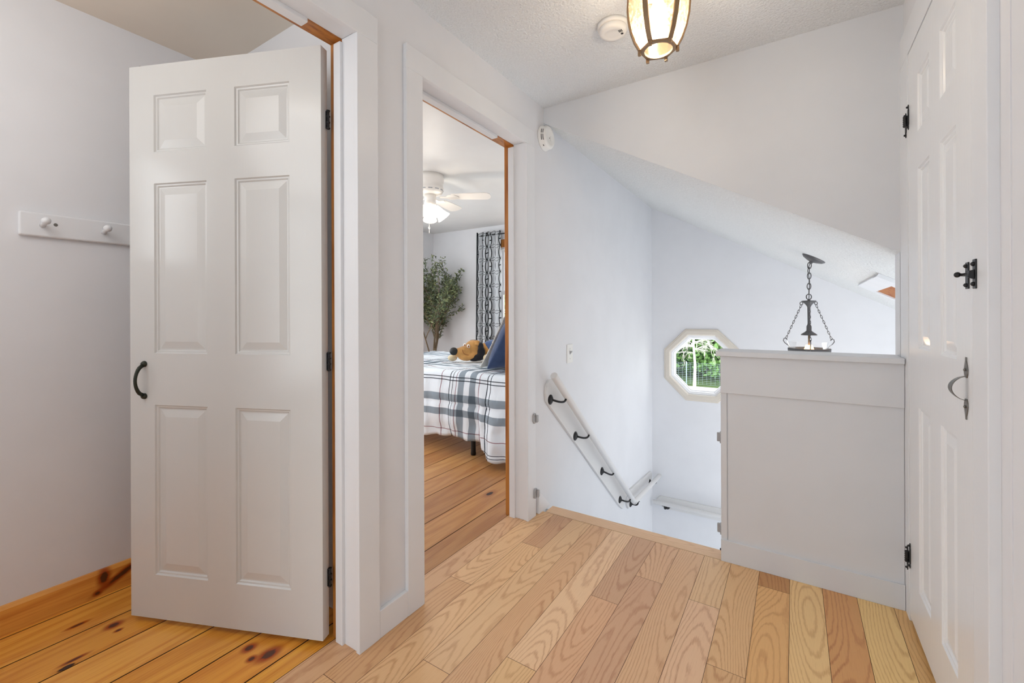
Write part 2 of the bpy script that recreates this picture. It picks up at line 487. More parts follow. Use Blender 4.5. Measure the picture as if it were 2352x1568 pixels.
m = MB()      # sloped ceiling over the stairwell
xa, xb = AW - 0.05, 2.2
m.prism([(xa, BY + 0.001, slope(xa, BY)), (xb, BY + 0.001, slope(xb, BY)), (xb, EY + 0.02, slope(xb, EY)), (xa, EY + 0.02, slope(xa, EY))], (0, 0, 0.05))
struct(m.build('ceiling_slope', M['slope']), 'textured sloping ceiling over the stairs')

m = MB(); m.box(AW - 0.06, 0.5, -1.3, BY + 0.03, ZC, ZC + 0.05)
struct(m.build('ceiling', M['ceil']), 'textured flat ceiling of the landing')
m = MB(); m.box(-2.5, AB, -1.3, 1.06, ZC, ZC + 0.05)
struct(m.build('ceiling_dressing', M['ceil_room']), 'smooth ceiling of the small room behind the open door')
m = MB(); m.box(-4.72, AB, 1.06, 5.05, ZC, ZC + 0.05)
struct(m.build('ceiling_bedroom', M['ceil_smooth']), 'smooth white bedroom ceiling with the fan')

# right-hand side: closet wall, the wall nearer the camera, wall end past the bulkhead
m = MB()
m.box(C + 0.012, C + 0.10, 2.135, 2.372, -2.7, ZC); m.box(C + 0.012, C + 0.1, 1.445, 2.135, 2.075, ZC); m.box(C + 0.020, C + 0.1, 1.30, 1.445, -0.2, ZC)
m.box(C + 0.10, 2.2, 2.30, 2.372, -2.7, slope(2.2, 2.3)); m.box(C, C + 0.02, BY + 0.001, 2.372, 0.90, 1.366)
struct(m.build('wall_closet', M['wall']), 'wall around the closet door')
m = MB(); m.box(C + 0.022, C + 0.12, -1.3, 1.345, -0.2, ZC)
struct(m.build('wall_right', M['wall']), 'pale wall at the right edge beside the closet casing')
m = MB()     # end of the landing behind the camera: a doorway sized opening
m.box(AW, -0.95, -1.3, -1.22, -0.2, ZC); m.box(-0.08, C + 0.022, -1.3, -1.22, -0.2, ZC); m.box(-0.95, -0.08, -1.3, -1.22, 2.05, ZC)
struct(weld(m.build('wall_front', M['wall'])), 'landing end wall behind the camera')
m = MB()     # lower stair wall at the far right, with a tall window opening
m.box(2.12, 2.2, 2.372, 2.95, -2.7, 0.6); m.box(2.12, 2.2, 4.1, EY, -2.7, 0.6); m.box(2.12, 2.2, 2.95, 4.1, -2.7, -1.2)
struct(weld(m.build('wall_stairs_right', M['wall'])), 'lower stair wall out of view at the right')
m = MB(); m.box(C + 0.5, C + 0.55, 1.3, 2.3, -0.2, ZC)
struct(m.build('wall_closet_back', M['wall']), 'closet back wall hidden by the closet door')

m = MB()     # end of the small room behind the camera
m.box(LX, -2.06, -1.3, -1.22, -0.2, ZC); m.box(-1.72, AB, -1.3, -1.22, -0.2, ZC); m.box(-2.06, -1.72, -1.3, -1.22, -0.2, 0.6); m.box(-2.06, -1.72, -1.3, -1.22, 2.0, ZC)
struct(weld(m.build('wall_dressing_front', M['wall'])), 'end wall of the small room behind the camera')
m = MB(); m.box(LX - 0.04, LX, -1.3, -0.62, -0.2, ZC); m.box(LX - 0.04, LX, -0.06, 1.14, -0.2, ZC); m.box(LX - 0.04, LX, -0.62, -0.06, -0.2, 1.42); m.box(LX - 0.04, LX, -0.62, -0.06, 1.95, ZC)   # unseen window opening added at the left for the highlight on the door
struct(weld(m.build('wall_dressing', M['wall'])), 'grey white wall with the peg rail')
m = MB(); m.box(LX, AB, 1.04, 1.10, -0.2, ZC)
struct(m.build('wall_dressing_end', M['wall']), 'end wall just behind the open six panel door')
m = MB(); m.box(-4.7, -4.5, 1.04, 1.10, -0.2, ZC); m.box(-2.6, LX - 0.1, 1.04, 1.10, -0.2, ZC); m.box(-4.5, -2.6, 1.04, 1.10, -0.2, 0.8); m.box(-4.5, -2.6, 1.04, 1.10, 2.0, ZC)
struct(m.build('wall_bedroom_near', M['wall']), 'near wall of the bedroom')
# bedroom far wall with the window opening, side wall with a window opening
WX0, WX1, WZ0, WZ1 = -3.388, -2.60, 0.75, 2.02
FY = 4.93
m = MB()
m.box(-4.7, WX0, FY, FY + 0.12, -0.2, ZC); m.box(WX1, AB, FY, FY + 0.12, -0.2, ZC)
m.box(WX0, WX1, FY, FY + 0.12, -0.2, WZ0); m.box(WX0, WX1, FY, FY + 0.12, WZ1, ZC)
struct(weld(m.build('wall_bedroom_far', M['wall'])), 'bedroom far wall behind the plant and curtain')
m = MB(); x0, x1 = -4.7, -4.58
m.box(x0, x1, 1.10, 1.3, -0.2, ZC); m.box(x0, x1, 4.0, FY, -0.2, ZC); m.box(x0, x1, 1.3, 4.0, -0.2, 0.25); m.box(x0, x1, 1.3, 4.0, 2.2, ZC)
struct(weld(m.build('wall_bedroom_side', M['wall'])), 'bedroom side wall meeting the far wall behind the plant')

# ------------------------------------------------------------------ doorway casings and jambs
def doorway(n, y0, y1, zh, label, stop_end):
    e = empty('trim_%d' % n, (A, (y0 + y1) / 2, 0)); struct(e, label)
    for nm, a, b in (('side_casing', y1, y1 + CW), ('side_casing', y0 - CW, y0)):
        m = MB(); m.box(AW, A, a, b, 0.0, zh); m.build(nm, M['trim'], e, 0.002)
    m = MB(); m.box(AW, A, y0 - CW, y1 + CW, zh, zh + 0.090); m.build('head_casing', M['trim'], e, 0.002)
    # jamb liner, slightly set back so a reveal line shows
    t = 0.007
    for a, b in ((y1 + t - 0.001, y1 + t + 0.015), (y0 - t - 0.015, y0 - t + 0.001)):
        m = MB(); m.box(-1.300, AW + 0.004, a, b, 0.0, zh + t); m.build('jamb', M['trim'], e, 0.0015)
        m = MB(); m.box(-1.362, -1.300, a, b, 0.0, zh + t); m.build('stained_jamb', M['stain'], e, 0.0015, 'unpainted stained jamb edge')
    m = MB(); m.box(-1.300, AW + 0.004, y0, y1 + t, zh + t, zh + t + 0.016); m.build('head_jamb', M['trim'], e, 0.0015)
    m = MB(); m.box(-1.362, -1.300, y0, y1 + t, zh + t - 0.001, zh + t + 0.016); m.build('stained_head_jamb', M['stain'], e, 0.0015, 'unpainted stained head jamb')
    m = MB(); m.box(-1.330, -1.294, y1 - 0.006, y1 + t, 0.0, zh - 0.006); m.build('door_stop', M['trim'], e, 0.002)
    m = MB(); m.box(-1.330, -1.294, y0 - t, y0 + 0.006, 0.0, zh + t); m.build('door_stop', M['trim'], e, 0.002)
    m = MB(); m.box(-1.332, -1.296, y0, stop_end, zh - 0.008, zh + t); m.build('head_stop', M['trim'], e, 0.002)
    return e
doorway(1, D1[0], D1[1], ZH1, 'white casing and part stained jamb around the doorway with the open door', 0.823)
doorway(2, D2[0], D2[1], ZH2, 'white casing and part stained jamb around the bedroom doorway', 1.885)

m = MB(); m.box(AW, A - 0.001, D1[1] + CW, D2[0] - CW, 0.0, 0.096)
struct(m.build('baseboard_left', M['trim'], None, 0.002), 'short white baseboard between the two doorways')
m = MB()
m.prism([(AW, 2.150, 0.0), (AW, 2.292, 0.0), (AW, 2.170, 0.112), (AW, 2.150, 0.119)], (0.024, 0, 0))
struct(m.build('trim_3', M['trim'], None, 0.002), 'cut off white triangular baseboard end at the top of the stairs')

m = MB(); m.prism([(LX, -1.3, -0.005), (LX + 0.018, -1.3, -0.005), (LX + 0.018, -1.3, 0.09), (LX + 0.010, -1.3, 0.102), (LX, -1.3, 0.102)], (0, 2.34, 0))
bb = m.build('baseboard_dressing', M['pinebase'])
at = bb.data.color_attributes.new('tint', 'FLOAT_COLOR', 'CORNER')
for dd in at.data: dd.color = lin((230, 162, 74))
uvl = bb.data.uv_layers.new(name='UVMap')
for p in bb.data.polygons:
    for li in p.loop_indices:
        co = bb.data.vertices[bb.data.loops[li].vertex_index].co
        uvl.data[li].uv = (co.y + 4.62, co.z + 2.0)
struct(bb, 'amber pine baseboard below the peg rail wall')

# ------------------------------------------------------------------ six panel doors
def panel_door(mb, W, H, T, xs, zs):
    """local: x across, z up, outer face at y=0 facing -y; xs/zs = panel limits"""
    rings = [(0, 0), (0.004, 0.005), (0.009, 0.0055), (0.013, 0.0095), (0.017, 0.0095), (0.043, 0.0035)]
    for side in (0, 1):
        def P(x, z, d): return (x, d, z) if side == 0 else (x, T - d, z)
        bx = [0] + [v for p in xs for v in p] + [W]; bz = [0] + [v for p in zs for v in p] + [H]
        for i in range(len(bx) - 1):
            for j in range(len(bz) - 1):
                x0, x1, z0, z1 = bx[i], bx[i + 1], bz[j], bz[j + 1]
                fl = (0, 1, 2, 3) if side == 0 else (3, 2, 1, 0)
                if i % 2 == 1 and j % 2 == 1:
                    vs = []
                    for ins, d in rings:
                        vs += [P(x0 + ins, z0 + ins, d), P(x1 - ins, z0 + ins, d), P(x1 - ins, z1 - ins, d), P(x0 + ins, z1 - ins, d)]
                    fs = []
                    for k in range(len(rings) - 1):
                        for q in range(4):
                            f = (k * 4 + q, k * 4 + (q + 1) % 4, k * 4 + 4 + (q + 1) % 4, k * 4 + 4 + q)
                            fs.append(f if side == 0 else f[::-1])
                    b = (len(rings) - 1) * 4
                    fs.append(tuple(b + q for q in fl))
                    mb.add(vs, fs)
                else:
                    mb.add([P(x0, z0, 0), P(x1, z0, 0), P(x1, z1, 0), P(x0, z1, 0)], [fl])
    mb.add([(0, 0, 0), (0, T, 0), (0, T, H), (0, 0, H)], [(0, 3, 2, 1)]); mb.add([(W, 0, 0), (W, T, 0), (W, T, H), (W, 0, H)], [(0, 1, 2, 3)])
    mb.add([(0, 0, 0), (W, 0, 0), (W, T, 0), (0, T, 0)], [(0, 3, 2, 1)]); mb.add([(0, 0, H), (W, 0, H), (W, T, H), (0, T, H)], [(0, 1, 2, 3)])

du = Vector((0.92139, 0.38863, 0)); dn = Vector((0.38863, -0.92139, 0))
DM = frame((-2.062, 0.599, 0.020), du, dn)
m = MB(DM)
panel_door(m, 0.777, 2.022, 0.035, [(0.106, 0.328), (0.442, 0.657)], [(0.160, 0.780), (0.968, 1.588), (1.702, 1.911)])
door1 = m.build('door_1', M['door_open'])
struct(door1, 'white six panel door standing open into the small room', 'door')
# bowed pull handle
m = MB(DM)
pts = []
for i in range(13):
    t = i / 12; a = math.sin(math.pi * t)
    pts.append((0.063, -0.006 - 0.029 * a ** 0.55, 0.870 + (t - 0.5) * 0.110))
m.tube(pts, [0.0052 + 0.002 * abs(t / 6 - 1) ** 2 for t in range(13)], 10)
for z in (0.870 - 0.059, 0.870 + 0.059):
    m.lathe([(0.011, 0), (0.011, 0.004), (0.008, 0.010), (0.002, 0.012)], (0.063, 0.0005, z), (0, -1, 0), 14)
m.build('door_handle', M['olive_iron'], door1, 0, 'dark bowed iron pull handle')
def small_hinge(z):
    m = MB(DM); x = 0.777
    m.tube([(x + 0.008, 0.030, z - 0.032), (x + 0.008, 0.030, z + 0.032)], 0.0042, 10)
    for q in (-0.03, -0.01, 0.01, 0.03): m.lathe([(0.0052, -0.003), (0.0068, 0.003)], (x + 0.008, 0.030, z + q), (0, 0, 1), 10)
    m.box(x - 0.0005, x + 0.004, 0.026, 0.032, z - 0.03, z + 0.03)
    m.build('hinge', M['iron'], door1, 0.0008, 'dark butt hinge')
for z in (1.78, 0.945, 0.20): small_hinge(z)
m = MB(DM)   # ball catch on the door's top edge
m.lathe([(0.010, 0), (0.010, 0.004), (0.006, 0.010), (0.002, 0.012)], (0.03, 0.018, 2.022), (0, 0, 1), 12)
m.box(0.028, 0.062, 0.012, 0.024, 2.022, 2.026)
m.build('ball_catch', M['pewter'], door1, 0, 'small metal ball catch')

# closet door in the right wall
CD = frame((C + 0.002, 1.4525, 0.020), (0, 1, 0), (-1, 0, 0))
CD = Matrix(((0, 1, 0, C + 0.002), (1, 0, 0, 1.4525), (0, 0, 1, 0.020), (0, 0, 0, 1)))
m = MB(CD); Wd = 0.677
panel_door(m, Wd, 2.045, 0.033, [(0.122, 0.270), (0.386, 0.536)], [(0.158, 0.785), (0.985, 1.594), (1.718, 1.914)])
door2 = weld(m.build('door_2', M['door']))
struct(door2, 'white six panel closet door, shut, at the right', 'door')
def spade(mb, y, z, s, x=0.0):
    """leaf-shaped strap end, s=+1 points up"""
    o = [(-0.0065, 0), (-0.0125, 0.010), (-0.0135, 0.018), (-0.009, 0.030), (-0.0035, 0.042), (-0.0035, 0.050), (0.0035, 0.050), (0.0035, 0.042), (0.009, 0.030), (0.0135, 0.018), (0.0125, 0.010), (0.0065, 0)]
    mb.prism([(y + a, x, z + s * b) for a, b in o], (0, -0.0025, 0))
    mb.lathe([(0.0035, 0), (0.003, 0.003), (0.001, 0.004)], (y, x - 0.0025, z + s * 0.019), (0, -1, 0), 8)
m = MB(CD); hy = 1.497 - 1.4525; hz = 0.942 - 0.020
spade(m, hy, hz + 0.026, 1); spade(m, hy, hz - 0.026, -1)
rings = []
for i in range(15):
    t = i / 14; a = math.sin(math.pi * t); w = 0.0062 + 0.0068 * a
    y_, z_ = -0.002 - 0.028 * a ** 0.6, hz + (t - 0.5) * 0.060 * 1.0 + (t - 0.5) * 0.0
    rings.append([(hy - w, y_ - 0.0012, z_), (hy + w, y_ - 0.0012, z_), (hy + w, y_ + 0.0012, z_), (hy - w, y_ + 0.0012, z_)])
m.ringloft(rings, True, True, False)
m.build('door_handle', M['pewter'], door2, 0.0006, 'hand forged bowed strap handle')
def h_hinge(z):
    e = MB(CD)
    for y, dz in ((0.668, 0.010), (0.697, -0.010)):
        xo = 0.0 if y < 0.68 else -0.002
        zc = z - 0.020 + dz
        w = 0.0075
        o = [(-w, -0.026), (-0.003, -0.030), (-0.005, -0.038), (0, -0.046), (0.005, -0.038), (0.003, -0.030), (w, -0.026), (w, 0.026), (0.003, 0.030), (0.005, 0.038), (0, 0.046), (-0.005, 0.038), (-0.003, 0.030), (-w, 0.026)]
        e.prism([(y + a, xo, zc + b) for a, b in o], (0, -0.003, 0))
        for q in (-0.036, 0.036): e.lathe([(0.0045, 0), (0.0035, 0.004), (0.001, 0.005)], (y, xo - 0.003, zc + q), (0, -1, 0), 8)
    e.tube([(0.683, -0.007, z - 0.020 - 0.020), (0.683, -0.007, z - 0.020 + 0.020)], 0.0065, 10)
    for q in range(5): e.lathe([(0.0074, -0.002), (0.0074, 0.002)], (0.683, -0.007, z - 0.020 - 0.016 + q * 0.008), (0, 0, 1), 10)
    e.build('hinge', M['iron'], door2, 0.0006, 'black H shaped strap hinge')
for z in (1.826, 0.232): h_hinge(z)
# thumb latch
m = MB(CD); z = 1.216 - 0.020
for y, xo, h in ((1.484 - 1.4525, 0.0, 0.064), (1.425 - 1.4525, -0.002, 0.068)):
    m.box(y - 0.010, y + 0.010, xo - 0.003, xo, z - h / 2, z + h / 2)
    for q in (-0.023, 0.023): m.lathe([(0.0055, 0), (0.0045, 0.004), (0.001, 0.006)], (y, xo - 0.003, z + q), (0, -1, 0), 8)
m.box(1.425 - 1.4525, 1.486 - 1.4525, -0.010, -0.006, z + 0.000, z + 0.006)
m.prism([(1.420 - 1.4525, -0.005, z - 0.012), (1.420 - 1.4525, -0.016, z - 0.008), (1.420 - 1.4525, -0.014, z + 0.008), (1.420 - 1.4525, -0.005, z + 0.010)], (0.008, 0, 0))
m.tube([(1.488 - 1.4525, -0.004, z + 0.002), (1.488 - 1.4525, -0.016, z + 0.003)], 0.0038, 8)
m.ball((1.488 - 1.4525, -0.018, z + 0.003), 0.0068, 10, 6)
m.build('latch', M['iron'], door2, 0.0008, 'black iron bar latch with a round thumb knob')

e = empty('trim_4', (C, 1.8, 0)); struct(e, 'white flat casing around the closet door')
m = MB(); m.box(C, C + 0.03, 2.132, BY + 0.008, 0.0, 2.070); m.build('side_casing', M['trim'], e, 0.002)
m = MB(); m.box(C, C + 0.03, 1.353, 1.449, 0.0, 2.070); m.build('side_casing', M['trim'], e, 0.002)
m = MB(); m.box(C, C + 0.03, 1.353, BY + 0.008, 2.070, 2.185); m.build('head_casing', M['trim'], e, 0.002)
m = MB(); m.box(C + 0.0205, C + 0.0235, 1.3455, 1.3535, 0.0, 2.185); m.build('joint_shade_strip', M['dark'], e, 0, 'dark strip for the shade in the joint between casing and wall')  # dark strip stands in for the shade inside this joint
m = MB(); m.box(C + 0.032, C + 0.045, 1.449, 2.132, 0.0, 2.07); m.build('jamb_backing', M['dark'], e)

# ------------------------------------------------------------------ half wall
HX = -0.280
hw = empty('wall_half', ((HX + C) / 2, HY, 0)); struct(hw, 'white panelled half wall guarding the stair opening')
m = MB(); m.box(HX + 0.001, C - 0.001, HY + 0.014, 2.330, -0.3, 0.932); m.build('core', M['half'], hw)
m = MB(); m.box(HX - 0.001, HX + 0.024, HY + 0.008, HY + 0.016, 0.0, 0.932); m.build('corner_strip', M['half'], hw, 0.001)
m = MB(); m.box(HX + 0.028, C - 0.001, HY + 0.008, HY + 0.016, 0.0, 0.932); m.build('panel', M['half'], hw, 0.001)
m = MB(); m.box(HX - 0.001, C - 0.001, HY - 0.001, HY + 0.016, 0.764, 0.9315); m.build('apron_board', M['half'], hw, 0.0015)
m = MB(); m.box(HX - 0.001, C - 0.001, HY - 0.001, HY + 0.016, 0.0, 0.097); m.build('baseboard', M['half'], hw, 0.0015)
m = MB(); m.box(HX - 0.018, C - 0.003, HY - 0.020, 2.352, 0.932, 0.954); m.build('cap', M['half'], hw, 0.002)

# ------------------------------------------------------------------ threshold nosing and hidden stairs
mb = MB(); mb.board(-1.190, HX + 0.02, 2.196, 2.285, 0.0005, (230, 192, 152), 'x', (3.1, 8.4))
nos = mb.build('trim_5', M['nosing'])
b = MB(); b.prism([(-1.190, 2.196, 0.0), (-1.190, 2.285, 0.0), (-1.190, 2.293, -0.006), (-1.190, 2.293, -0.018), (-1.190, 2.285, -0.024), (-1.190, 2.196, -0.024)], (HX + 0.02 + 1.190, 0, 0)); 
bo = b.build('nose', M['nosing'], nos)
bo.data.uv_layers.new(name='UVMap'); at = bo.data.color_attributes.new('tint', 'FLOAT_COLOR', 'CORNER')
for d in at.data: d.color = lin((234, 202, 160))
struct(nos, 'pale oak nosing board at the head of the stairs')
m = MB()
for i in range(7):
    m.box(AW, HX, 2.285 + i * 0.235, 2.285 + (i + 1) * 0.235 + 0.02, -0.205 * (i + 1) - 0.03, -0.205 * (i + 1))
    m.box(AW, HX, 2.270 + i * 0.235, 2.285 + i * 0.235, -0.205 * (i + 1), -0.205 * i - 0.024)
m.box(AW, 2.2, 3.93, EY, -1.68, -1.64)
struct(m.build('floor_stairs', M['half']), 'stair treads going down beside the handrail')

# ------------------------------------------------------------------ octagonal window
ow = empty('window_1', (OCX, EY, OCZ)); struct(ow, 'octagonal window with beige casing in the stairwell far wall')
def octring(mb, profile):
    """profile: (apothem, y) pairs, lofted"""
    rings = []
    for ap, y in profile: rings.append(octo(ap, y=y))
    mb.ringloft(rings, True, False, False)
m = MB(); octring(m, [(0.352, EY), (0.352, EY - 0.010), (0.346, EY - 0.016), (0.338, EY - 0.016), (0.334, EY - 0.020), (0.300, EY - 0.020), (0.294, EY - 0.014), (0.290, EY + 0.0), (0.290, EY + 0.05)])
m.build('casing', M['beige'], ow, 0, 'beige moulded casing')
m = MB(); octring(m, [(0.300, EY + 0.02), (0.290, EY + 0.008), (0.276, EY + 0.008), (0.274, EY + 0.022), (0.264, EY + 0.022), (0.260, EY + 0.040), (0.252, EY + 0.044), (0.249, EY + 0.056)])
m.build('sash', M['vinyl'], ow, 0, 'white vinyl sash')
m = MB(); m.add(octo(0.252, y=EY + 0.052), [tuple(range(8))]); m.build('pane', M['glass'], ow)

# ------------------------------------------------------------------ wall fittings
# peg rail
pr = empty('peg_rail', (LX, 0.70, 1.465)); tag(pr, 'white wooden peg rail on the grey wall behind the open door', 'peg rail')
m = MB(); m.box(LX + 0.0005, LX + 0.018, 0.367, 1.0, 1.420, 1.508); m.build('board', M['trim'], pr, 0.006, None, 0, 3)
for y in (0.427, 0.598, 0.770, 0.940):
    m = MB(); m.lathe([(0.009, 0), (0.0075, 0.02), (0.0065, 0.034), (0.010, 0.040), (0.0135, 0.050), (0.0125, 0.058), (0.006, 0.064), (0.001, 0.0655)], (LX + 0.017, y, 1.462), (1, 0, 0.22), 14)
    m.build('peg', M['trim'], pr)
m = MB(); m.lathe([(0.006, 0), (0.006, 0.0012), (0.0045, 0.0008)], (LX + 0.018, 0.461, 1.470), (1, 0, 0), 10)
m.build('screw', M['pewter'], pr, 0, 'metal screw head')

# smoke detector on the ceiling
sd = empty('smoke_detector', (-0.628, 1.764, ZC)); tag(sd, 'cream round smoke detector on the ceiling beside the lantern', 'smoke detector')
m = MB(); m.lathe([(0.064, 0.0), (0.064, 0.012), (0.060, 0.018)], (-0.628, 1.764, ZC - 0.0005), (0, 0, -1), 40); m.build('base', M['plastic'], sd)
m = MB(); m.lathe([(0.056, 0.012), (0.056, 0.032), (0.050, 0.040), (0.034, 0.042), (0.032, 0.0405), (0.018, 0.042), (0.001, 0.042)], (-0.628, 1.764, ZC), (0, 0, -1), 40); m.build('body', M['plastic'], sd)
m = MB(); m.lathe([(0.0055, 0.0), (0.0055, 0.0012)], (-0.593, 1.775, ZC - 0.042), (0, 0, -1), 12); m.build('indicator', M['slot'], sd, 0, 'dark round opening')
for k in range(3):
    m = MB(); m.box(-0.600 + k * 0.0055, -0.5975 + k * 0.0055, 1.748, 1.762, ZC - 0.0432, ZC - 0.0415); m.build('sounder_slot', M['slot'], sd, 0, 'dark sounder slot')

# smoke alarm on the wall by the bedroom doorway
ac = Vector((AW, 2.262, 2.150))
sa = empty('smoke_alarm', ac); tag(sa, 'white round smoke alarm on the wall beside the bedroom doorway head', 'smoke alarm')
m = MB(); m.lathe([(0.072, 0.0), (0.072, 0.008), (0.068, 0.012), (0.0665, 0.034), (0.060, 0.042), (0.045, 0.045), (0.043, 0.044), (0.001, 0.046)], ac, (1, 0, 0), 48); m.build('body', M['plastic'], sa)
for r0, x0, spans in ((0.0672, 0.022, ((150, 172), (178, 206), (110, 118), (230, 238))), (0.0658, 0.032, ((152, 174), (180, 208)))):
    for a0, a1 in spans:
        n = 6; m = MB()
        rg = []
        for i in range(n + 1):
            a = R(a0 + (a1 - a0) * i / n)
            # angle measured from +y towards +z
            c_, s_ = math.cos(a), math.sin(a)
            rg.append([(AW + x0 - 0.002, ac.y + c_ * (r0 + 0.0012), ac.z + s_ * (r0 + 0.0012)), (AW + x0 + 0.002, ac.y + c_ * (r0 + 0.0009), ac.z + s_ * (r0 + 0.0009)), (AW + x0 + 0.002, ac.y + c_ * (r0 - 0.004), ac.z + s_ * (r0 - 0.004)), (AW + x0 - 0.002, ac.y + c_ * (r0 - 0.004), ac.z + s_ * (r0 - 0.004))])
        m.ringloft(rg, True, True, False)
        m.build('vent_slot', M['slot'], sa, 0, 'dark curved vent slot')
m = MB(); m.lathe([(0.014, 0), (0.014, 0.002), (0.012, 0.0026)], (AW + 0.0455, ac.y + 0.008, ac.z - 0.008), (1, 0, 0), 20); m.build('test_button', M['plastic'], sa)
m = MB(); m.lathe([(0.0022, 0), (0.0022, 0.002)], (AW + 0.0455, ac.y - 0.012, ac.z - 0.010), (1, 0, 0), 8); m.build('indicator', M['slot'], sa)

# light switch
ls = empty('light_switch', (AW, 2.60, 0.864)); tag(ls, 'white toggle light switch on the wall above the stair handrail', 'light switch')
m = MB(); m.box(AW + 0.0003, AW + 0.006, 2.560, 2.642, 0.804, 0.926); m.build('plate', M['plastic'], ls, 0.003, None, 0, 3)
m = MB(); m.prism([(AW + 0.005, 2.595, 0.858), (AW + 0.005, 2.595, 0.878), (AW + 0.020, 2.595, 0.884), (AW + 0.020, 2.595, 0.876)], (0, 0.012, 0)); m.build('toggle', M['plastic_grey'], ls, 0.001)
for z in (0.832, 0.898):
    m = MB(); m.lathe([(0.003, 0), (0.002, 0.001)], (AW + 0.006, 2.601, z), (1, 0, 0), 8); m.build('screw', M['plastic_grey'], ls)

# gate mounting cups on the casing and on the half wall end
GR = 'grey gate mounting cups'
def gate_cup(loc, nx, label):
    e = empty('gate_cup', loc); tag(e, label, 'gate mount', GR)
    m = MB(); x, y, z = loc
    m.prism([(x, y - 0.015, z - 0.018), (x, y - 0.015, z + 0.018), (x, y - 0.008, z + 0.027), (x, y + 0.008, z + 0.027), (x, y + 0.018, z + 0.012), (x, y + 0.018, z - 0.012), (x, y + 0.008, z - 0.027), (x, y - 0.008, z - 0.027)], (nx * 0.010, 0, 0))
    m.build('plate', M['plastic_grey'], e, 0.002)
    m = MB(); m.prism([(x + nx * 0.010, y + 0.000, z - 0.022), (x + nx * 0.010, y + 0.000, z + 0.022), (x + nx * 0.010, y + 0.016, z + 0.018), (x + nx * 0.010, y + 0.016, z - 0.018)], (nx * 0.014, 0, 0))
    m.build('cup_rim', M['plastic_grey'], e, 0.003)
gate_cup((A, 2.104, 0.547), 1, 'grey gate cup on the bedroom door casing at rail height')
gate_cup((A, 2.112, 0.131), 1, 'grey gate cup low on the bedroom door casing near the floor')
gate_cup((HX - 0.001, 2.25, 0.546), -1, 'upper grey gate cup on the end of the half wall')
gate_cup((HX - 0.001, 2.25, 0.120), -1, 'lower grey gate cup on the end of the half wall')
m = MB(); m.lathe([(0.008, 0), (0.008, 0.004), (0.004, 0.012)], (HX - 0.001, 2.25, 0.022), (-1, 0, 0), 10)
tag(m.build('bumper', M['iron']), 'small dark stud at the foot of the half wall end', 'stud')

# ------------------------------------------------------------------ handrails
def bracket(parent, wall_pt, rail_pt, n):
    """rosette on the board, swan-neck arm to the rail's underside"""
    n = Vector(n); w = Vector(wall_pt); r = Vector(rail_pt)
    m = MB(); m.lathe([(0.030, 0), (0.029, 0.004), (0.018, 0.011), (0.010, 0.016)], w, n, 20)
    p0 = w + n * 0.008; p3 = r
    p1 = p0 + n * 0.040 + Vector((0, 0, -0.006)); p2 = p3 + Vector((0, 0, -0.045))
    P = []
    for i in range(11):
        t = i / 10
        P.append(p0 * (1 - t) ** 3 + p1 * 3 * t * (1 - t) ** 2 + p2 * 3 * t * t * (1 - t) + p3 * t ** 3)
    m.tube(P, 0.0065, 10)
    t = (Vector((0, 1, -0.852)) if abs(n.x) > 0.5 else Vector((1, 0, 0))).normalized()
    b = n
    m.box(0, 0, 0, 0, 0, 0) if False else None
    m.prism([r - t * 0.022 - b * 0.010, r + t * 0.022 - b * 0.010, r + t * 0.022 + b * 0.010, r - t * 0.022 + b * 0.010], (0, 0, 0.004))
    m.build('bracket', M['iron'], parent, 0, 'black iron swan neck bracket')

s1 = -0.852
hr = empty('handrail', (AW, 2.9, 0.2)); tag(hr, 'white round handrail sloping down the left stair wall on a backboard', 'handrail')
def bl(y, off): return 0.640 + 0.03 + s1 * (y - 2.258) + off      # backboard lines on the wall
m = MB(); t = 0.018
m.prism([(AW, 2.253, 0.655), (AW, 2.263, 0.705), (AW, 2.300, 0.735), (AW, 2.335, 0.735), (AW, 3.708, 0.735 + s1 * (3.708 - 2.335)), (AW, 3.74, -0.545), (AW, 3.56, -0.478), (AW, 2.262, 0.628)][:5] + [(AW, 3.60, -0.522), (AW, 3.535, -0.478), (AW, 2.262, 0.610)], (t, 0, 0))
m.build('backboard', M['rail'], hr, 0.002)
ra = Vector((-1.149, 2.226, 0.774)); rb = Vector((-1.149, 3.690, -0.473))
m = MB(); m.tube([ra, ra.lerp(rb, 0.5), rb], 0.0215, 20); m.build('rail', M['rail'], hr, 0.0015)
for y, z in ((2.300, 0.618), (2.648, 0.320), (3.118, -0.055), (3.520, -0.412)):
    yr = y + 0.085; zr = ra.z + (rb.z - ra.z) * (yr - ra.y) / (rb.y - ra.y) - 0.016
    bracket(hr, (AW + t, y, z), (-1.149, yr, zr), (1, 0, 0))

h2 = empty('handrail', (AW, 4.1, -0.5)); tag(h2, 'short white handrail along the left stair wall just before the corner', 'handrail')
m = MB(); m.prism([(AW, 3.718, -0.53), (AW, 3.718, -0.455), (AW, 3.75, -0.425), (AW, 4.47, -0.470), (AW, 4.50, -0.50), (AW, 4.50, -0.57), (AW, 4.47, -0.60), (AW, 3.75, -0.575)], (t, 0, 0))
m.build('backboard', M['rail'], h2, 0.002)
m = MB(); m.tube([(-1.149, 3.705, -0.487), (-1.149, 4.548, -0.527)], 0.0215, 20); m.build('rail', M['rail'], h2, 0.0015)
for y, z in ((3.80, -0.548), (4.41, -0.560)):
    bracket(h2, (AW + t, y, z), (-1.149, y + 0.02, z + 0.030), (1, 0, 0))

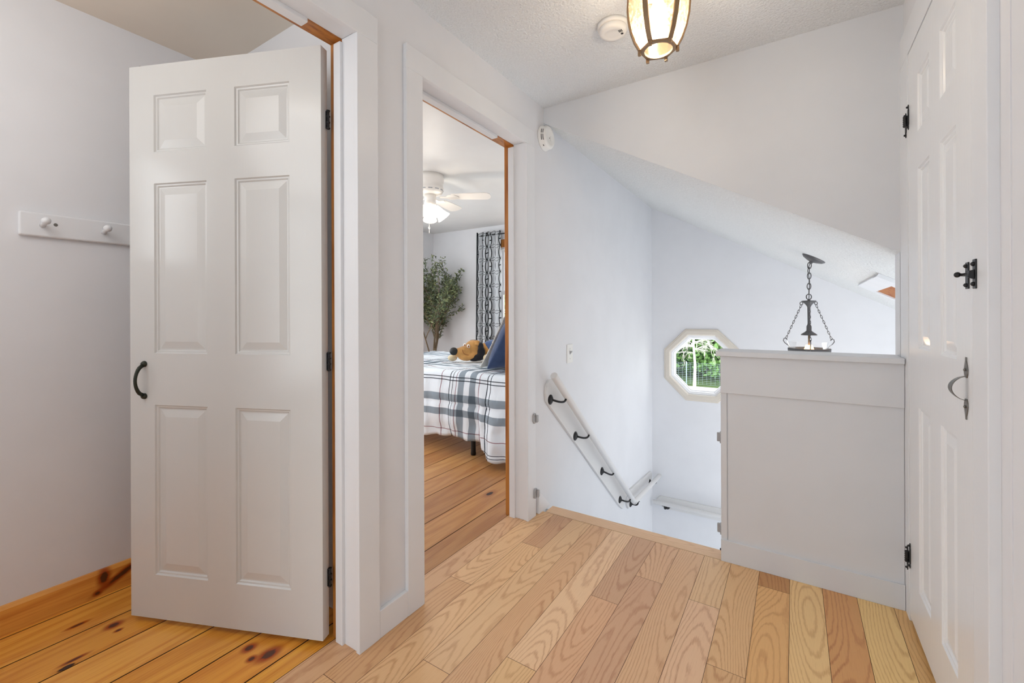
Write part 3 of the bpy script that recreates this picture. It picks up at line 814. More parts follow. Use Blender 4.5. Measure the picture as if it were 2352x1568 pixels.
h3 = empty('handrail', (-0.6, EY, -0.8)); tag(h3, 'white handrail crossing the stairwell far wall below the octagonal window', 'handrail')
m = MB(); m.prism([(-1.185, EY, -0.775), (-1.150, EY, -0.735), (0.35, EY, -0.735), (0.35, EY, -0.852), (-1.11, EY, -0.852)], (0, -t, 0))
m.build('backboard', M['rail'], h3, 0.002)
m = MB(); m.tube([(-1.213 + 0.015, EY - 0.08, -0.780), (0.35, EY - 0.08, -0.780)], 0.0215, 20); m.build('rail', M['rail'], h3, 0.0015)
for x in (-1.08, 0.25): bracket(h3, (x, EY - t, -0.826), (x - 0.01, EY - 0.08, -0.803), (0, -1, 0))

# ------------------------------------------------------------------ hatch on the slope
def onslope(x, y, d=0.0):
    n = Vector((0.5555, 0.0155, 1)).normalized(); return Vector((x, y, slope(x, y))) - n * d
hc = empty('vent_panel', onslope(0.5, 3.4)); tag(hc, 'white ceiling panel pulled aside on the sloping ceiling with bare plywood showing', 'ceiling panel')
def slab(mb, x0, x1, y0, y1, d0, d1):
    a = [onslope(x0, y0, d0), onslope(x1, y0, d0), onslope(x1, y1, d0), onslope(x0, y1, d0)]
    b = [onslope(x0, y0, d1), onslope(x1, y0, d1), onslope(x1, y1, d1), onslope(x0, y1, d1)]
    mb.add(a + b, [(0, 1, 2, 3), (7, 6, 5, 4), (0, 4, 5, 1), (1, 5, 6, 2), (2, 6, 7, 3), (3, 7, 4, 0)])
m = MB(); slab(m, 0.383, 0.470, 3.06, 3.86, 0.0, 0.014); slab(m, 0.383, 0.80, 3.02, 3.17, 0.0, 0.020); slab(m, 0.470, 0.80, 3.80, 3.86, 0.0, 0.012)
m.build('frame', M['trim'], hc, 0.001)
m = MB(); slab(m, 0.468, 0.80, 3.165, 3.80, 0.0005, 0.003); m.build('plywood', M['ply'], hc, 0, 'bare brown plywood')

# ------------------------------------------------------------------ chains
def link_path(c, t, side, L, W):
    """closed oval of length L along t, width W along side"""
    c = Vector(c); P = []
    for k in range(16):
        a = 2 * math.pi * k / 16
        P.append(c + t * (math.cos(a) * L / 2) + side * (math.sin(a) * W / 2))
    return P
def chain(p0, p1, n, r, W, over=1.25):
    m = MB(); p0 = Vector(p0); p1 = Vector(p1); t = (p1 - p0).normalized(); L = (p1 - p0).length / n
    a = t.orthogonal().normalized(); b = t.cross(a)
    a = (Vector((0.84, 0.54, 0)) - t * t.dot(Vector((0.84, 0.54, 0)))).normalized(); b = t.cross(a)
    for k in range(n):
        c = p0 + t * L * (k + 0.5)
        ang = R(35) if k % 2 == 0 else R(125)
        side = a * math.cos(ang) + b * math.sin(ang)
        m.tube(link_path(c, t, side, L * over, W), r, 6, True)
    return m

# stairwell bowl pendant
px, py = 0.085, 3.450
pl = empty('pendant_lamp', (px, py, 0.87)); tag(pl, 'grey metal pendant lamp with a glass bowl on chains over the stairs', 'lamp')
nrm = Vector((0.5555, 0.0155, 1)).normalized(); cc = Vector((0.112, 3.45, slope(0.112, 3.45)))
m = MB(); m.lathe([(0.070, -0.002), (0.070, 0.003), (0.058, 0.014), (0.030, 0.024), (0.012, 0.028), (0.008, 0.040), (0.001, 0.042)], cc, -nrm, 30); m.build('canopy', M['gunmetal'], pl)
top = cc - nrm * 0.040
chain((px + 0.004, py, top.z + 0.005), (px, py, 1.246), 6, 0.0028, 0.020).build('chain', M['gunmetal'], pl)
m = MB(); m.tube([(px + 0.006, py, top.z), (px - 0.006, py + 0.004, 1.40), (px + 0.005, py, 1.33), (px, py, 1.21)], 0.0022, 8); m.build('cord', M['gunmetal'], pl)
m = MB(); m.tube(link_path((px, py, 1.228), Vector((0, 0, 1)), Vector((0.84, 0.54, 0)), 0.036, 0.034), 0.003, 8, True); m.build('hanging_ring', M['gunmetal'], pl)
m = MB(); m.lathe([(0.004, 1.212), (0.010, 1.205), (0.040, 1.203), (0.041, 1.198), (0.032, 1.192), (0.020, 1.180), (0.012, 1.168), (0.009, 1.160), (0.0075, 1.06), (0.0085, 1.048), (0.014, 1.036), (0.014, 1.008), (0.022, 1.000), (0.044, 0.984), (0.045, 0.978), (0.040, 0.978), (0.010, 0.984), (0.006, 0.980)], (px, py, 0), (0, 0, 1), 28); m.build('stem', M['gunmetal'], pl)
m = MB(); m.lathe([(0.0055, 0.985), (0.0055, 0.91)], (px, py, 0), (0, 0, 1), 12); m.build('socket_rod', M['bronze'], pl)
m = MB(); m.lathe([(0.018, 0.915), (0.030, 0.88), (0.030, 0.85), (0.016, 0.82), (0.001, 0.812)], (px, py, 0), (0, 0, 1), 18); m.build('bulb', M['bulb2'], pl)
m = MB(); m.lathe([(0.129, 0.938), (0.127, 0.934), (0.120, 0.920), (0.114, 0.900), (0.112, 0.875), (0.108, 0.82), (0.090, 0.76), (0.050, 0.72), (0.001, 0.705)], (px, py, 0), (0, 0, 1), 40, False); m.build('glass_bowl', M['bowl_glass'], pl)
m = MB(); m.lathe([(0.1135, 0.866), (0.117, 0.866), (0.119, 0.892), (0.1145, 0.894), (0.1135, 0.866)], (px, py, 0), (0, 0, 1), 40, False); m.build('band', M['gunmetal'], pl)
for k in range(3):
    a = R(-1.3 + 33 + 120 * k); d = Vector((math.cos(a), math.sin(a), 0)); o = Vector((px, py, 0))
    hubp = o + d * 0.046 + Vector((0, 0, 1.186)); tip = o + d * 0.146 + Vector((0, 0, 0.950))
    m = chain(hubp + Vector((0, 0, -0.010)), tip, 13, 0.0016, 0.0095, 1.35); m.build('bowl_chain', M['gunmetal'], pl)
    m = MB(); m.tube(link_path(hubp, Vector((0, 0, 1)), d, 0.020, 0.018), 0.0024, 8, True); m.build('chain_ring', M['gunmetal'], pl)
    P = [o + d * r + Vector((0, 0, z)) for r, z in ((0.139, 0.940), (0.142, 0.950), (0.150, 0.954), (0.160, 0.948), (0.163, 0.934), (0.153, 0.920), (0.132, 0.905), (0.122, 0.893), (0.1195, 0.868))]
    m = MB(); m.tube(P, 0.0026, 8); m.build('hook', M['gunmetal'], pl)

# ------------------------------------------------------------------ hexagonal lantern
lx, ly = -0.386, 1.535
lt = empty('ceiling_lantern', (lx, ly, ZC)); tag(lt, 'lit six sided lantern of seeded amber glass hanging from the landing ceiling', 'lantern')
prof = [(0.062, 2.032), (0.078, 2.062), (0.091, 2.100), (0.099, 2.140), (0.102, 2.180), (0.100, 2.215), (0.092, 2.245)]
HA = R(20)
def hexpt(k, r, z): return Vector((lx + r * math.cos(HA + math.pi / 3 * k), ly + r * math.sin(HA + math.pi / 3 * k), z))
for k in range(6):
    m = MB(); rg = [[hexpt(k, r - 0.003, z), hexpt(k + 1, r - 0.003, z)] for r, z in prof]
    m.ringloft(rg, False, False, True); m.build('glass_pane', M['seed_glass'], lt)
    m = MB(); P = [hexpt(k, r, z) for r, z in prof]
    d = Vector((math.cos(HA + math.pi / 3 * k), math.sin(HA + math.pi / 3 * k), 0)); s = Vector((-d.y, d.x, 0))
    m.ringloft([[p - s * 0.008 - d * 0.003, p + s * 0.008 - d * 0.003, p + s * 0.008 + d * 0.003, p - s * 0.008 + d * 0.003] for p in P], True, True, False)
    m.build('rib', M['bronze'], lt)
    m = MB(); p = hexpt(k, 0.062, 2.030); m.box(p.x - 0.005, p.x + 0.005, p.y - 0.005, p.y + 0.005, 2.016, 2.036); m.build('foot', M['bronze'], lt, 0.001)
m = MB()
inn = [[Vector((lx + 0.046 * math.cos(HA + 2 * math.pi * k / 24), ly + 0.046 * math.sin(HA + 2 * math.pi * k / 24), z)) for k in range(24)] for z in (2.026, 2.034)]
def hexr(r, z):
    out = []
    for k in range(24):
        a, b = hexpt(k // 4, r, z), hexpt(k // 4 + 1, r, z); out.append(a.lerp(b, (k % 4) / 4))
    return out
m.ringloft([inn[0], hexr(0.063, 2.026), hexr(0.063, 2.034), inn[1], inn[0]], True, False, False); m.build('bottom_ring', M['bronze'], lt)
m = MB(); m.lathe([(0.098, 2.243), (0.100, 2.252), (0.060, 2.275), (0.055, 2.300), (0.065, 2.312), (0.066, ZC)], (lx, ly, 0), (0, 0, 1), 6, True, HA, False); m.build('top_cap', M['bronze'], lt, 0.001)
m = MB(); m.lathe([(0.001, 2.108), (0.012, 2.110), (0.024, 2.122), (0.030, 2.142), (0.028, 2.162), (0.018, 2.190), (0.013, 2.205), (0.013, 2.225)], (lx, ly, 0), (0, 0, 1), 20); m.build('bulb', M['bulb'], lt)
m = MB(); m.lathe([(0.017, 2.222), (0.017, 2.270)], (lx, ly, 0), (0, 0, 1), 14); m.build('socket', M['bronze'], lt)

# ------------------------------------------------------------------ bedroom: window, curtain, fan
wn = empty('window_2', ((WX0 + WX1) / 2, FY, WZ0)); struct(wn, 'white double hung bedroom window with stained pine casing behind the curtain')
m = MB(); m.box(WX0 - 0.10, WX1 + 0.10, FY - 0.020, FY, WZ1, WZ1 + 0.105); m.build('head_casing', M['stain'], wn, 0.002, 'stained pine head casing')
for a, b in ((WX0 - 0.09, WX0), (WX1, WX1 + 0.09)):
    m = MB(); m.box(a, b, FY - 0.020, FY, WZ0 - 0.09, WZ1); m.build('side_casing', M['stain'], wn, 0.002, 'stained pine side casing')
m = MB(); m.box(WX0 - 0.12, WX1 + 0.12, FY - 0.05, FY, WZ0 - 0.03, WZ0); m.build('sill', M['stain'], wn, 0.002, 'stained pine sill')
zm = 1.41
m = MB()
for z0, z1, yy in ((WZ0, zm + 0.02, FY + 0.03), (zm - 0.02, WZ1, FY + 0.065)):
    for a, b in ((WX0, WX0 + 0.06), (WX1 - 0.06, WX1)): m.box(a, b, yy, yy + 0.03, z0, z1)
    for c0, c1 in ((z0, z0 + 0.05), (z1 - 0.05, z1)): m.box(WX0 + 0.06, WX1 - 0.06, yy, yy + 0.03, c0, c1)
m.box(WX0 - 0.002, WX0 + 0.022, FY + 0.002, FY + 0.118, WZ0 + 0.022, WZ1 - 0.03); m.box(WX1 - 0.022, WX1 + 0.002, FY + 0.002, FY + 0.118, WZ0 + 0.022, WZ1 - 0.03); m.box(WX0 - 0.002, WX1 + 0.002, FY + 0.002, FY + 0.118, WZ1 - 0.03, WZ1 + 0.002); m.box(WX0 - 0.002, WX1 + 0.002, FY + 0.002, FY + 0.118, WZ0 - 0.002, WZ0 + 0.022)
m.build('sash', M['vinyl'], wn, 0.002, 'white vinyl sashes')
for z0, z1, yy in ((WZ0 + 0.04, zm, FY + 0.045), (zm, WZ1 - 0.04, FY + 0.080)):
    m = MB(); m.add([(WX0 + 0.05, yy, z0), (WX1 - 0.05, yy, z0), (WX1 - 0.05, yy, z1), (WX0 + 0.05, yy, z1)], [(0, 1, 2, 3)]); m.build('pane', M['glass'], wn)

def curtain_mat():
    m = bpy.data.materials.new('trellis_curtain'); m.use_nodes = True
    nt = m.node_tree; nt.nodes.clear(); g = G(m)
    uv = g.node('ShaderNodeUVMap').outputs[0]; u, v, _ = g.sep(uv)
    PU, PV = 0.118, 0.354                       # repeat across / along (metres)
    x = g.m('DIVIDE', u, PU); y = g.m('DIVIDE', v, PV)
    col = g.m('FLOOR', x); par = g.m('MODULO', col, 2.0)
    fx = g.m('ABSOLUTE', g.m('SUBTRACT', g.m('SUBTRACT', x, col), 0.5))          # 0 centre .. 0.5 edge
    yy = g.m('ADD', y, g.m('MULTIPLY', par, 0.5))
    cs = g.m('ABSOLUTE', g.m('COSINE', g.m('MULTIPLY', yy, 2 * math.pi)))
    edge = g.m('MULTIPLY', g.m('POWER', cs, 0.6), 0.22)                         # alternating oval and H lobes
    l1 = g.m('LESS_THAN', g.m('ABSOLUTE', g.m('SUBTRACT', fx, edge)), 0.060)
    fr = g.m('FRACT', yy)
    bar = g.m('MULTIPLY', g.m('LESS_THAN', g.m('ABSOLUTE', g.m('SUBTRACT', fr, 0.5)), 0.020), g.m('LESS_THAN', fx, 0.22))
    dy = g.m('SUBTRACT', 0.25, g.m('ABSOLUTE', g.m('SUBTRACT', g.m('FRACT', g.m('MULTIPLY', yy, 2.0)), 0.5)))   # 0 at crossings
    cross = g.m('LESS_THAN', g.m('ABSOLUTE', g.m('SUBTRACT', g.m('MULTIPLY', fx, 0.26), g.m('SUBTRACT', 0.25, dy))), 0.016)
    lines = g.m('MAXIMUM', g.m('MAXIMUM', l1, cross), bar)
    hem = g.m('LESS_THAN', u, 0.052)
    lines = g.m('MAXIMUM', lines, hem)
    c = g.mix(lines, lin((222, 226, 230)), lin((40, 42, 46)))
    d = g.node('ShaderNodeBsdfDiffuse'); t = g.node('ShaderNodeBsdfTranslucent')
    g.link(c, d.inputs[0]); g.link(c, t.inputs[0])
    mx = g.node('ShaderNodeMixShader'); mx.inputs[0].default_value = 0.35
    g.link(d.outputs[0], mx.inputs[1]); g.link(t.outputs[0], mx.inputs[2])
    out = g.node('ShaderNodeOutputMaterial'); g.link(mx.outputs[0], out.inputs[0])
    return m
M['curtain'] = curtain_mat()
def curtain():
    x0, x1, z0, z1 = -3.690, -3.30, 0.06, 2.235; NU, NV = 90, 12
    Lc = 0.66
    me = bpy.data.meshes.new('curtain'); vs = []; fs = []; uvs = []
    for j in range(NV + 1):
        t = j / NV
        for i in range(NU + 1):
            s = i / NU; ph = s * 2 * math.pi * 4.0
            amp = 0.032 * (0.6 + 0.4 * t) * min(1, s * 9)
            vs.append((x0 + (x1 - x0) * s + 0.012 * math.sin(ph * 2) * t - 0.03 * t * (1 - s), 4.845 + amp * math.cos(ph), z1 + (z0 - z1) * t + 0.012 * math.cos(ph) * (1 - t)))
            uvs.append((s * Lc, z1 + (z0 - z1) * t))
    for j in range(NV):
        for i in range(NU):
            a = j * (NU + 1) + i; fs.append((a, a + 1, a + NU + 2, a + NU + 1))
    o = Vector((-3.5, 4.845, z0)); me.from_pydata([Vector(v) - o for v in vs], [], fs)
    l = me.uv_layers.new(name='UVMap')
    for lp in me.loops: l.data[lp.index].uv = uvs[lp.vertex_index]
    me.polygons.foreach_set('use_smooth', [True] * len(fs)); me.materials.append(M['curtain'])
    ob = bpy.data.objects.new('curtain', me); COL.objects.link(ob); ob.location = o
    sm = ob.modifiers.new('solid', 'SOLIDIFY'); sm.thickness = 0.002
    return tag(ob, 'white curtain with a black trellis pattern at the bedroom window', 'curtain')
curtain()
cr = empty('curtain_rod', (-3.1, 4.845, 2.185)); tag(cr, 'thin black curtain rod above the bedroom window', 'curtain rod')
m = MB(); m.tube([(-3.62, 4.845, 2.190), (-2.35, 4.845, 2.190)], 0.008, 12); m.build('rod', M['iron'], cr)
for x in (-3.56, -2.45):
    m = MB(); m.tube([(x, FY, 2.190), (x, 4.845, 2.190)], 0.006, 8); m.lathe([(0.022, 0), (0.022, 0.006)], (x, FY, 2.19), (0, -1, 0), 14); m.build('bracket', M['iron'], cr)

# ceiling fan
fx, fy = -2.652, 2.82
fan = empty('ceiling_fan', (fx, fy, ZC)); tag(fan, 'white ceiling fan with lit bell shades in the bedroom', 'ceiling fan')
m = MB(); m.lathe([(0.118, ZC), (0.119, 2.285), (0.117, 2.262), (0.112, 2.255), (0.112, 2.222), (0.117, 2.216), (0.115, 2.205), (0.106, 2.178), (0.098, 2.168), (0.060, 2.160), (0.001, 2.158)], (fx, fy, 0), (0, 0, 1), 40); m.build('motor_housing', M['fan'], fan)
for k in range(12):
    m = MB()
    a0, a1 = R(30 * k + 5), R(30 * k + 23); rg = []
    for i in range(5):
        a = a0 + (a1 - a0) * i / 4; d = Vector((math.cos(a), math.sin(a), 0)); o = Vector((fx, fy, 0))
        rg.append([o + d * 0.1125 + Vector((0, 0, 2.189)), o + d * 0.1145 + Vector((0, 0, 2.197)), o + d * 0.105 + Vector((0, 0, 2.197)), o + d * 0.103 + Vector((0, 0, 2.189))])
    m.ringloft(rg, True, True, False)
    m.build('vent_slot', M['plastic_grey'], fan)
for k in range(4):
    a = R(31.0 + 72 * k); d = Vector((math.cos(a), math.sin(a), 0)); s = Vector((-d.y, d.x, 0)); o = Vector((fx, fy, 2.140))
    def bp_(r, w, th=0.0): return o + d * r + s * w + Vector((0, 0, -0.20 * w + th))
    ol = [(0.19, -0.046), (0.30, -0.056), (0.47, -0.062), (0.50, -0.058), (0.52, -0.040), (0.528, 0.0), (0.524, 0.030), (0.50, 0.056), (0.47, 0.060), (0.30, 0.054), (0.19, 0.044), (0.165, 0.0)]
    m = MB(); m.prism([bp_(r, w) for r, w in ol], (0, 0, 0.006)); m.build('blade', M['fan'], fan)
    m = MB(); ol2 = [(0.085, -0.012), (0.14, -0.012), (0.165, -0.040), (0.21, -0.042), (0.235, -0.02), (0.25, 0.0), (0.235, 0.02), (0.21, 0.042), (0.165, 0.040), (0.14, 0.012), (0.085, 0.012)]
    m.prism([bp_(r, w, -0.006) for r, w in ol2], (0, 0, 0.006)); m.build('blade_iron', M['fan'], fan)
m = MB(); m.lathe([(0.050, 2.160), (0.050, 2.120), (0.046, 2.105), (0.050, 2.095), (0.052, 2.075), (0.040, 2.055), (0.020, 2.030), (0.012, 2.015), (0.001, 2.012)], (fx, fy, 0), (0, 0, 1), 24); m.build('light_kit', M['fan'], fan)
for k in range(4):
    a = R(32.7 - 90 + 90 * k + 12); d = Vector((math.cos(a), math.sin(a), 0)); o = Vector((fx, fy, 2.058)) + d * 0.045
    axd = (d * 0.62 + Vector((0, 0, -0.78))).normalized()
    m = MB(); m.lathe([(0.020, 0.0), (0.026, 0.010), (0.032, 0.030), (0.038, 0.060), (0.050, 0.095), (0.062, 0.120), (0.060, 0.121), (0.048, 0.096), (0.030, 0.060), (0.018, 0.012)], o, axd, 24, False); m.build('lamp_shade', M['shade'], fan)
m = MB(); m.tube([(fx + 0.03, fy - 0.045, 2.10), (fx + 0.03, fy - 0.045, 1.815)], 0.0012, 6); m.lathe([(0.001, 1.875), (0.006, 1.872), (0.009, 1.864), (0.006, 1.856), (0.001, 1.853)], (fx + 0.03, fy - 0.045, 0), (0, 0, 1), 10); m.build('pull_chain', M['plastic'], fan)

# ------------------------------------------------------------------ bed
bed = empty('bed', (-2.6, 3.37, 0)); tag(bed, 'dark metal bed with a mattress under the plaid comforter', 'bed')
BX0, BX1, BY0, BY1 = -3.75, -1.45, 2.71, 4.06
m = MB(); m.box(BX0 + 0.03, BX1, BY0 + 0.03, BY1, 0.46, 0.635); m.build('mattress', M['plastic'], bed, 0.03, None, 0, 3)
m = MB()
for y in (BY0 + 0.05, BY1 - 0.05): m.box(BX0 + 0.05, BX1, y - 0.015, y + 0.015, 0.42, 0.46)
for x in (BX0 + 0.06, -2.6, BX1 - 0.03): m.box(x - 0.015, x + 0.015, BY0 + 0.05, BY1 - 0.05, 0.42, 0.46)
m.build('frame', M['metal_bed'], bed)
for x, y in ((-2.155, 2.775), (-2.155, 4.0), (-3.45, 2.775), (-3.45, 4.0), (-1.5, 2.775), (-1.5, 4.0)):
    m = MB(); m.lathe([(0.020, 0.0), (0.022, 0.01), (0.020, 0.03), (0.019, 0.44)], (x, y, 0), (0, 0, 1), 14); m.build('leg', M['metal_bed'], bed)

def plaid():
    m, g, p = new_mat('plaid_comforter')
    uv = g.node('ShaderNodeUVMap').outputs[0]; u, v, _ = g.sep(uv)
    c = lin((228, 236, 244))
    def band(coord, cen, w): return g.m('LESS_THAN', g.m('ABSOLUTE', g.m('SUBTRACT', coord, cen)), w / 2)
    def rep(coord, per): return g.m('MULTIPLY', g.m('FRACT', g.m('DIVIDE', coord, per)), per)
    uu = rep(g.m('ADD', u, 30.0), 0.80); vv = v
    grey = lin((160, 168, 174)); blk = lin((74, 80, 88)); red = lin((172, 132, 138))
    def lay(c, coord, items, col):
        for cen, w in items: c = g.mix(band(coord, cen, w), c, g.mix(1.0, c, col, 'MULTIPLY'))
        return c
    U = lambda x: (x + 30.0) % 0.80
    ug = [(U(-2.22), 0.060), (U(-2.105), 0.060)]
    ub = [(U(-2.335), 0.008), (U(-2.305), 0.006), (U(-1.965), 0.008), (U(-1.935), 0.007)]
    ur = [(U(-2.43), 0.007), (U(-2.27), 0.006), (U(-2.04), 0.007)]
    # v = metres over the edge of the bed (negative on top)
    vg = [(0.185, 0.060), (0.300, 0.055), (-0.30, 0.06), (-0.42, 0.06), (-1.0, 0.06), (-1.12, 0.06)]
    vb = [(0.025, 0.007), (0.050, 0.007), (0.540, 0.005), (0.562, 0.005), (-0.10, 0.010), (-0.56, 0.012), (-0.60, 0.010), (-1.25, 0.012)]
    vr = [(0.445, 0.006), (-0.19, 0.012), (-0.50, 0.010), (-0.9, 0.012)]
    c = lay(c, uu, ug, grey); c = lay(c, vv, vg, grey)
    c = lay(c, uu, ub, blk); c = lay(c, vv, vb, blk)
    c = lay(c, uu, ur, red); c = lay(c, vv, vr, red)
    g.link(c, p.inputs['Base Color']); p.inputs['Roughness'].default_value = 0.85; p.inputs['Specular IOR Level'].default_value = 0.2
    w = g.noise(g.xyz(g.m('MULTIPLY', u, 16.0), g.m('MULTIPLY', v, 5.0)), 1.0, 3.0, 0.55); g.link(g.bump(w, 0.55, 0.02), p.inputs['Normal'])
    return m
M['plaid'] = plaid()
def comforter():
    NU, NS = 150, 84; x0, x1 = BX0 - 0.02, BX1 + 0.0
    Ltop, Ldrop = BY1 - BY0 + 0.02, 0.56
    vs = []; uvs = []; fs = []
    for i in range(NU + 1):
        x = x0 + (x1 - x0) * i / NU
        k = max(0.0, min(1.0, (x + 2.02) / 0.16)); k = k * k * (3 - 2 * k)          # flared corner near the pillows
        drop = 0.505 + 0.075 * k + 0.010 * math.sin(x * 9.0) + 0.006 * math.sin(x * 31)
        for j in range(NS + 1):
            s = -Ltop + (Ltop + drop) * j / NS
            nz = noise.noise(Vector((x * 4, s * 4, 0.3))); n2 = noise.noise(Vector((x * 10, s * 9, 5.0)))
            Rr = 0.055
            if s < -Rr:
                y = BY0 - s; z = 0.662 + 0.010 * nz + 0.006 * n2
            elif s < Rr * 0.57:
                a = (s + Rr) / (Rr * 1.57) * math.pi / 2
                y = BY0 + Rr - math.sin(a) * Rr; z = 0.662 - Rr + math.cos(a) * Rr + 0.008 * nz
            else:
                t = (s - Rr * 0.57); q = t / drop
                fold = 0.020 * q * math.sin(x * 19 + 2.2 * nz) + 0.012 * q * math.sin(x * 41 + 1.0 + 2 * n2)
                seam = -0.016 * math.exp(-((t - 0.195) / 0.018) ** 2)
                belly = 0.030 * math.sin(min(1, q) * math.pi)
                y = BY0 - belly - fold - seam * 1.0 + 0.016 * n2 - k * (0.105 * q ** 1.1 + 0.02 * q) - 0.045 * q * math.exp(-((x + 1.995) / 0.035) ** 2)
                z = 0.662 - Rr - t + 0.010 * nz * (1 - q)
            vs.append((x, y, z)); uvs.append((x - 0.10 * k * max(0, s), s))
    for i in range(NU):
        for j in range(NS):
            a = i * (NS + 1) + j; fs.append((a, a + NS + 1, a + NS + 2, a + 1))
    me = bpy.data.meshes.new('comforter'); o = Vector((-2.6, BY0, 0.6)); me.from_pydata([Vector(v) - o for v in vs], [], fs)
    l = me.uv_layers.new(name='UVMap')
    for lp in me.loops: l.data[lp.index].uv = uvs[lp.vertex_index]
    me.polygons.foreach_set('use_smooth', [True] * len(fs)); me.materials.append(M['plaid'])
    ob = bpy.data.objects.new('comforter', me); COL.objects.link(ob); ob.location = o
    sm = ob.modifiers.new('solid', 'SOLIDIFY'); sm.thickness = 0.012; sm.offset = 1
    return tag(ob, 'white comforter with grey, black and red plaid draped over the bed', 'comforter')
comforter()

def pillow(name, mat, center, size, lean, yaw, label, thick):
    """cushion standing on its edge: local x across bed(y), local z up the slant, local y thickness"""
    N = 16; vs = []; fs = []
    for side in (1, -1):
        for i in range(N + 1):
            for j in range(N + 1):
                u, v = i / N * 2 - 1, j / N * 2 - 1
                w = max(0.0, (1 - u ** 4)) ** 0.6 * max(0.0, (1 - v ** 4)) ** 0.6
                pinch = 1 - 0.05 * (1 - abs(u) ** 3) * abs(v) ** 3 - 0.05 * (1 - abs(v) ** 3) * abs(u) ** 3
                wr = 0.012 * noise.noise(Vector((u * 3, v * 3, side * 2.0 + center[0])))
                vs.append((u * size[0] / 2 * pinch, side * (w * thick / 2 + wr * w + 0.004), v * size[1] / 2 * pinch))
    n1 = (N + 1) ** 2
    for sd in (0, 1):
        for i in range(N):
            for j in range(N):
                a = sd * n1 + i * (N + 1) + j; f = (a, a + N + 1, a + N + 2, a + 1)
                fs.append(f if sd == 1 else f[::-1])
    for i in range(N):
        for (a, b) in ((i * (N + 1), (i + 1) * (N + 1)), (i * (N + 1) + N, (i + 1) * (N + 1) + N), (i, i + 1), (N * (N + 1) + i, N * (N + 1) + i + 1)):
            fs.append((a, b, b + n1, a + n1))
    me = bpy.data.meshes.new(name); me.from_pydata(vs, [], fs); me.polygons.foreach_set('use_smooth', [True] * len(fs)); me.materials.append(mat)
    ob = bpy.data.objects.new(name, me); COL.objects.link(ob); weld(ob)
    ob.location = center; ob.rotation_euler = (0, 0, 0)
    ob.matrix_world = Matrix.Translation(center) @ Matrix.Rotation(yaw, 4, 'Z') @ Matrix.Rotation(lean, 4, 'X')
    s = ob.modifiers.new('sub', 'SUBSURF'); s.levels = 1; s.render_levels = 1
    return tag(ob, label, 'pillow')
def fabric(name, rgb, sc=500.0):
    m, g, p = new_mat(name); o = g.node('ShaderNodeTexCoord').outputs['Object']
    n = g.noise(o, 9.0, 3.0, 0.6); c = lin(rgb); d = tuple(x * 0.7 for x in c[:3]) + (1,)
    g.link(g.mix(g.smooth(n, 0.35, 0.7), c, d), p.inputs['Base Color'])
    g.link(g.bump(g.noise(o, sc, 2.0), 0.3, 0.001), p.inputs['Normal'])
    p.inputs['Roughness'].default_value = 0.9; p.inputs['Sheen Weight'].default_value = 0.3; p.inputs['Specular IOR Level'].default_value = 0.15
    return m
M['navy'] = fabric('navy_cotton', (58, 78, 116)); M['cream'] = fabric('cream_cotton', (232, 230, 220))
M['fur'] = fabric('tan_plush', (196, 146, 86), 300); M['fur_cream'] = fabric('cream_plush', (226, 208, 174), 300)
M['fur_black'] = fabric('black_plush', (30, 30, 36), 300); M['denim'] = fabric('blue_vest', (74, 96, 140), 300); M['nose'] = plain('black_nose', (20, 20, 22), 0.5)
M['fur_brown'] = fabric('brown_plush', (150, 92, 46), 300)
# the pillows lean on the wall at the head of the bed; their near edges face the doorway
pillow('pillow', M['cream'], Vector((-2.042, 3.17, 0.893)), (0.60, 0.50), R(30), R(90), 'cream pillow in front of the navy pillow on the bed', 0.05)
pillow('pillow', M['navy'], Vector((-1.890, 3.07, 0.905)), (0.62, 0.50), R(30), R(90), 'navy blue pillow leaning at the head of the bed', 0.20)

# ------------------------------------------------------------------ plush dog lying on the bed
def blob(mb, c, r, sc=(1, 1, 1), rot=None, seg=20, rings=12):
    o = MB(); o.ball((0, 0, 0), r, seg, rings, sc)
    Q = rot or Matrix.Identity(3); c = Vector(c)
    b = len(mb.v)
    mb.v += [c + Q @ p for p in o.v]
    mb.f += [tuple(i + b for i in f) for f in o.f]; mb.smooth += o.smooth
dog = empty('plush_dog', (-2.70, 3.33, 0.67)); tag(dog, 'brown plush toy dog with black ears lying on the plaid comforter', 'plush toy')
# axes: L = camera-lateral (to the right in view), F = towards the camera
Lx = Vector((0.841, 0.541, 0)); Fx = Vector((0.541, -0.841, 0)); Zu = Vector((0, 0, 1)); D0 = Vector((-2.665, 3.36, 0.672))
def dp(l, f, z): return D0 + Lx * l + Fx * f + Zu * z
Q = Matrix((Lx, -Fx, Zu)).transposed()
def fused(name, parts, mat, label=None, vox=0.012):
    m = MB()
    for c, r, sc in parts: blob(m, c, r, sc, Q)
    o = m.build(name, mat, dog, 0, label)
    rm = o.modifiers.new('remesh', 'REMESH'); rm.mode = 'VOXEL'; rm.voxel_size = vox; rm.use_smooth_shade = True
    sm = o.modifiers.new('smooth', 'SMOOTH'); sm.iterations = 6; sm.factor = 0.6
    return o
fused('body', [(dp(0.045, 0, 0.105), 0.085, (1.05, 0.95, 1.12)), (dp(0.06, 0.03, 0.055), 0.07, (1.0, 0.9, 0.8)),       # skull, cheek
      (dp(-0.035, 0.06, 0.090), 0.066, (1.05, 1.0, 0.85)), (dp(-0.085, 0.085, 0.085), 0.048, (1.0, 1.0, 0.95)), (dp(-0.01, 0.075, 0.040), 0.062, (1.35, 0.9, 0.62)),   # muzzle, jowl
      (dp(0.20, -0.04, 0.09), 0.10, (1.3, 0.9, 0.85)), (dp(0.32, -0.07, 0.09), 0.11, (1.4, 1.0, 0.8)), (dp(0.45, -0.1, 0.08), 0.10, (1.0, 1.0, 0.8))], M['fur'])
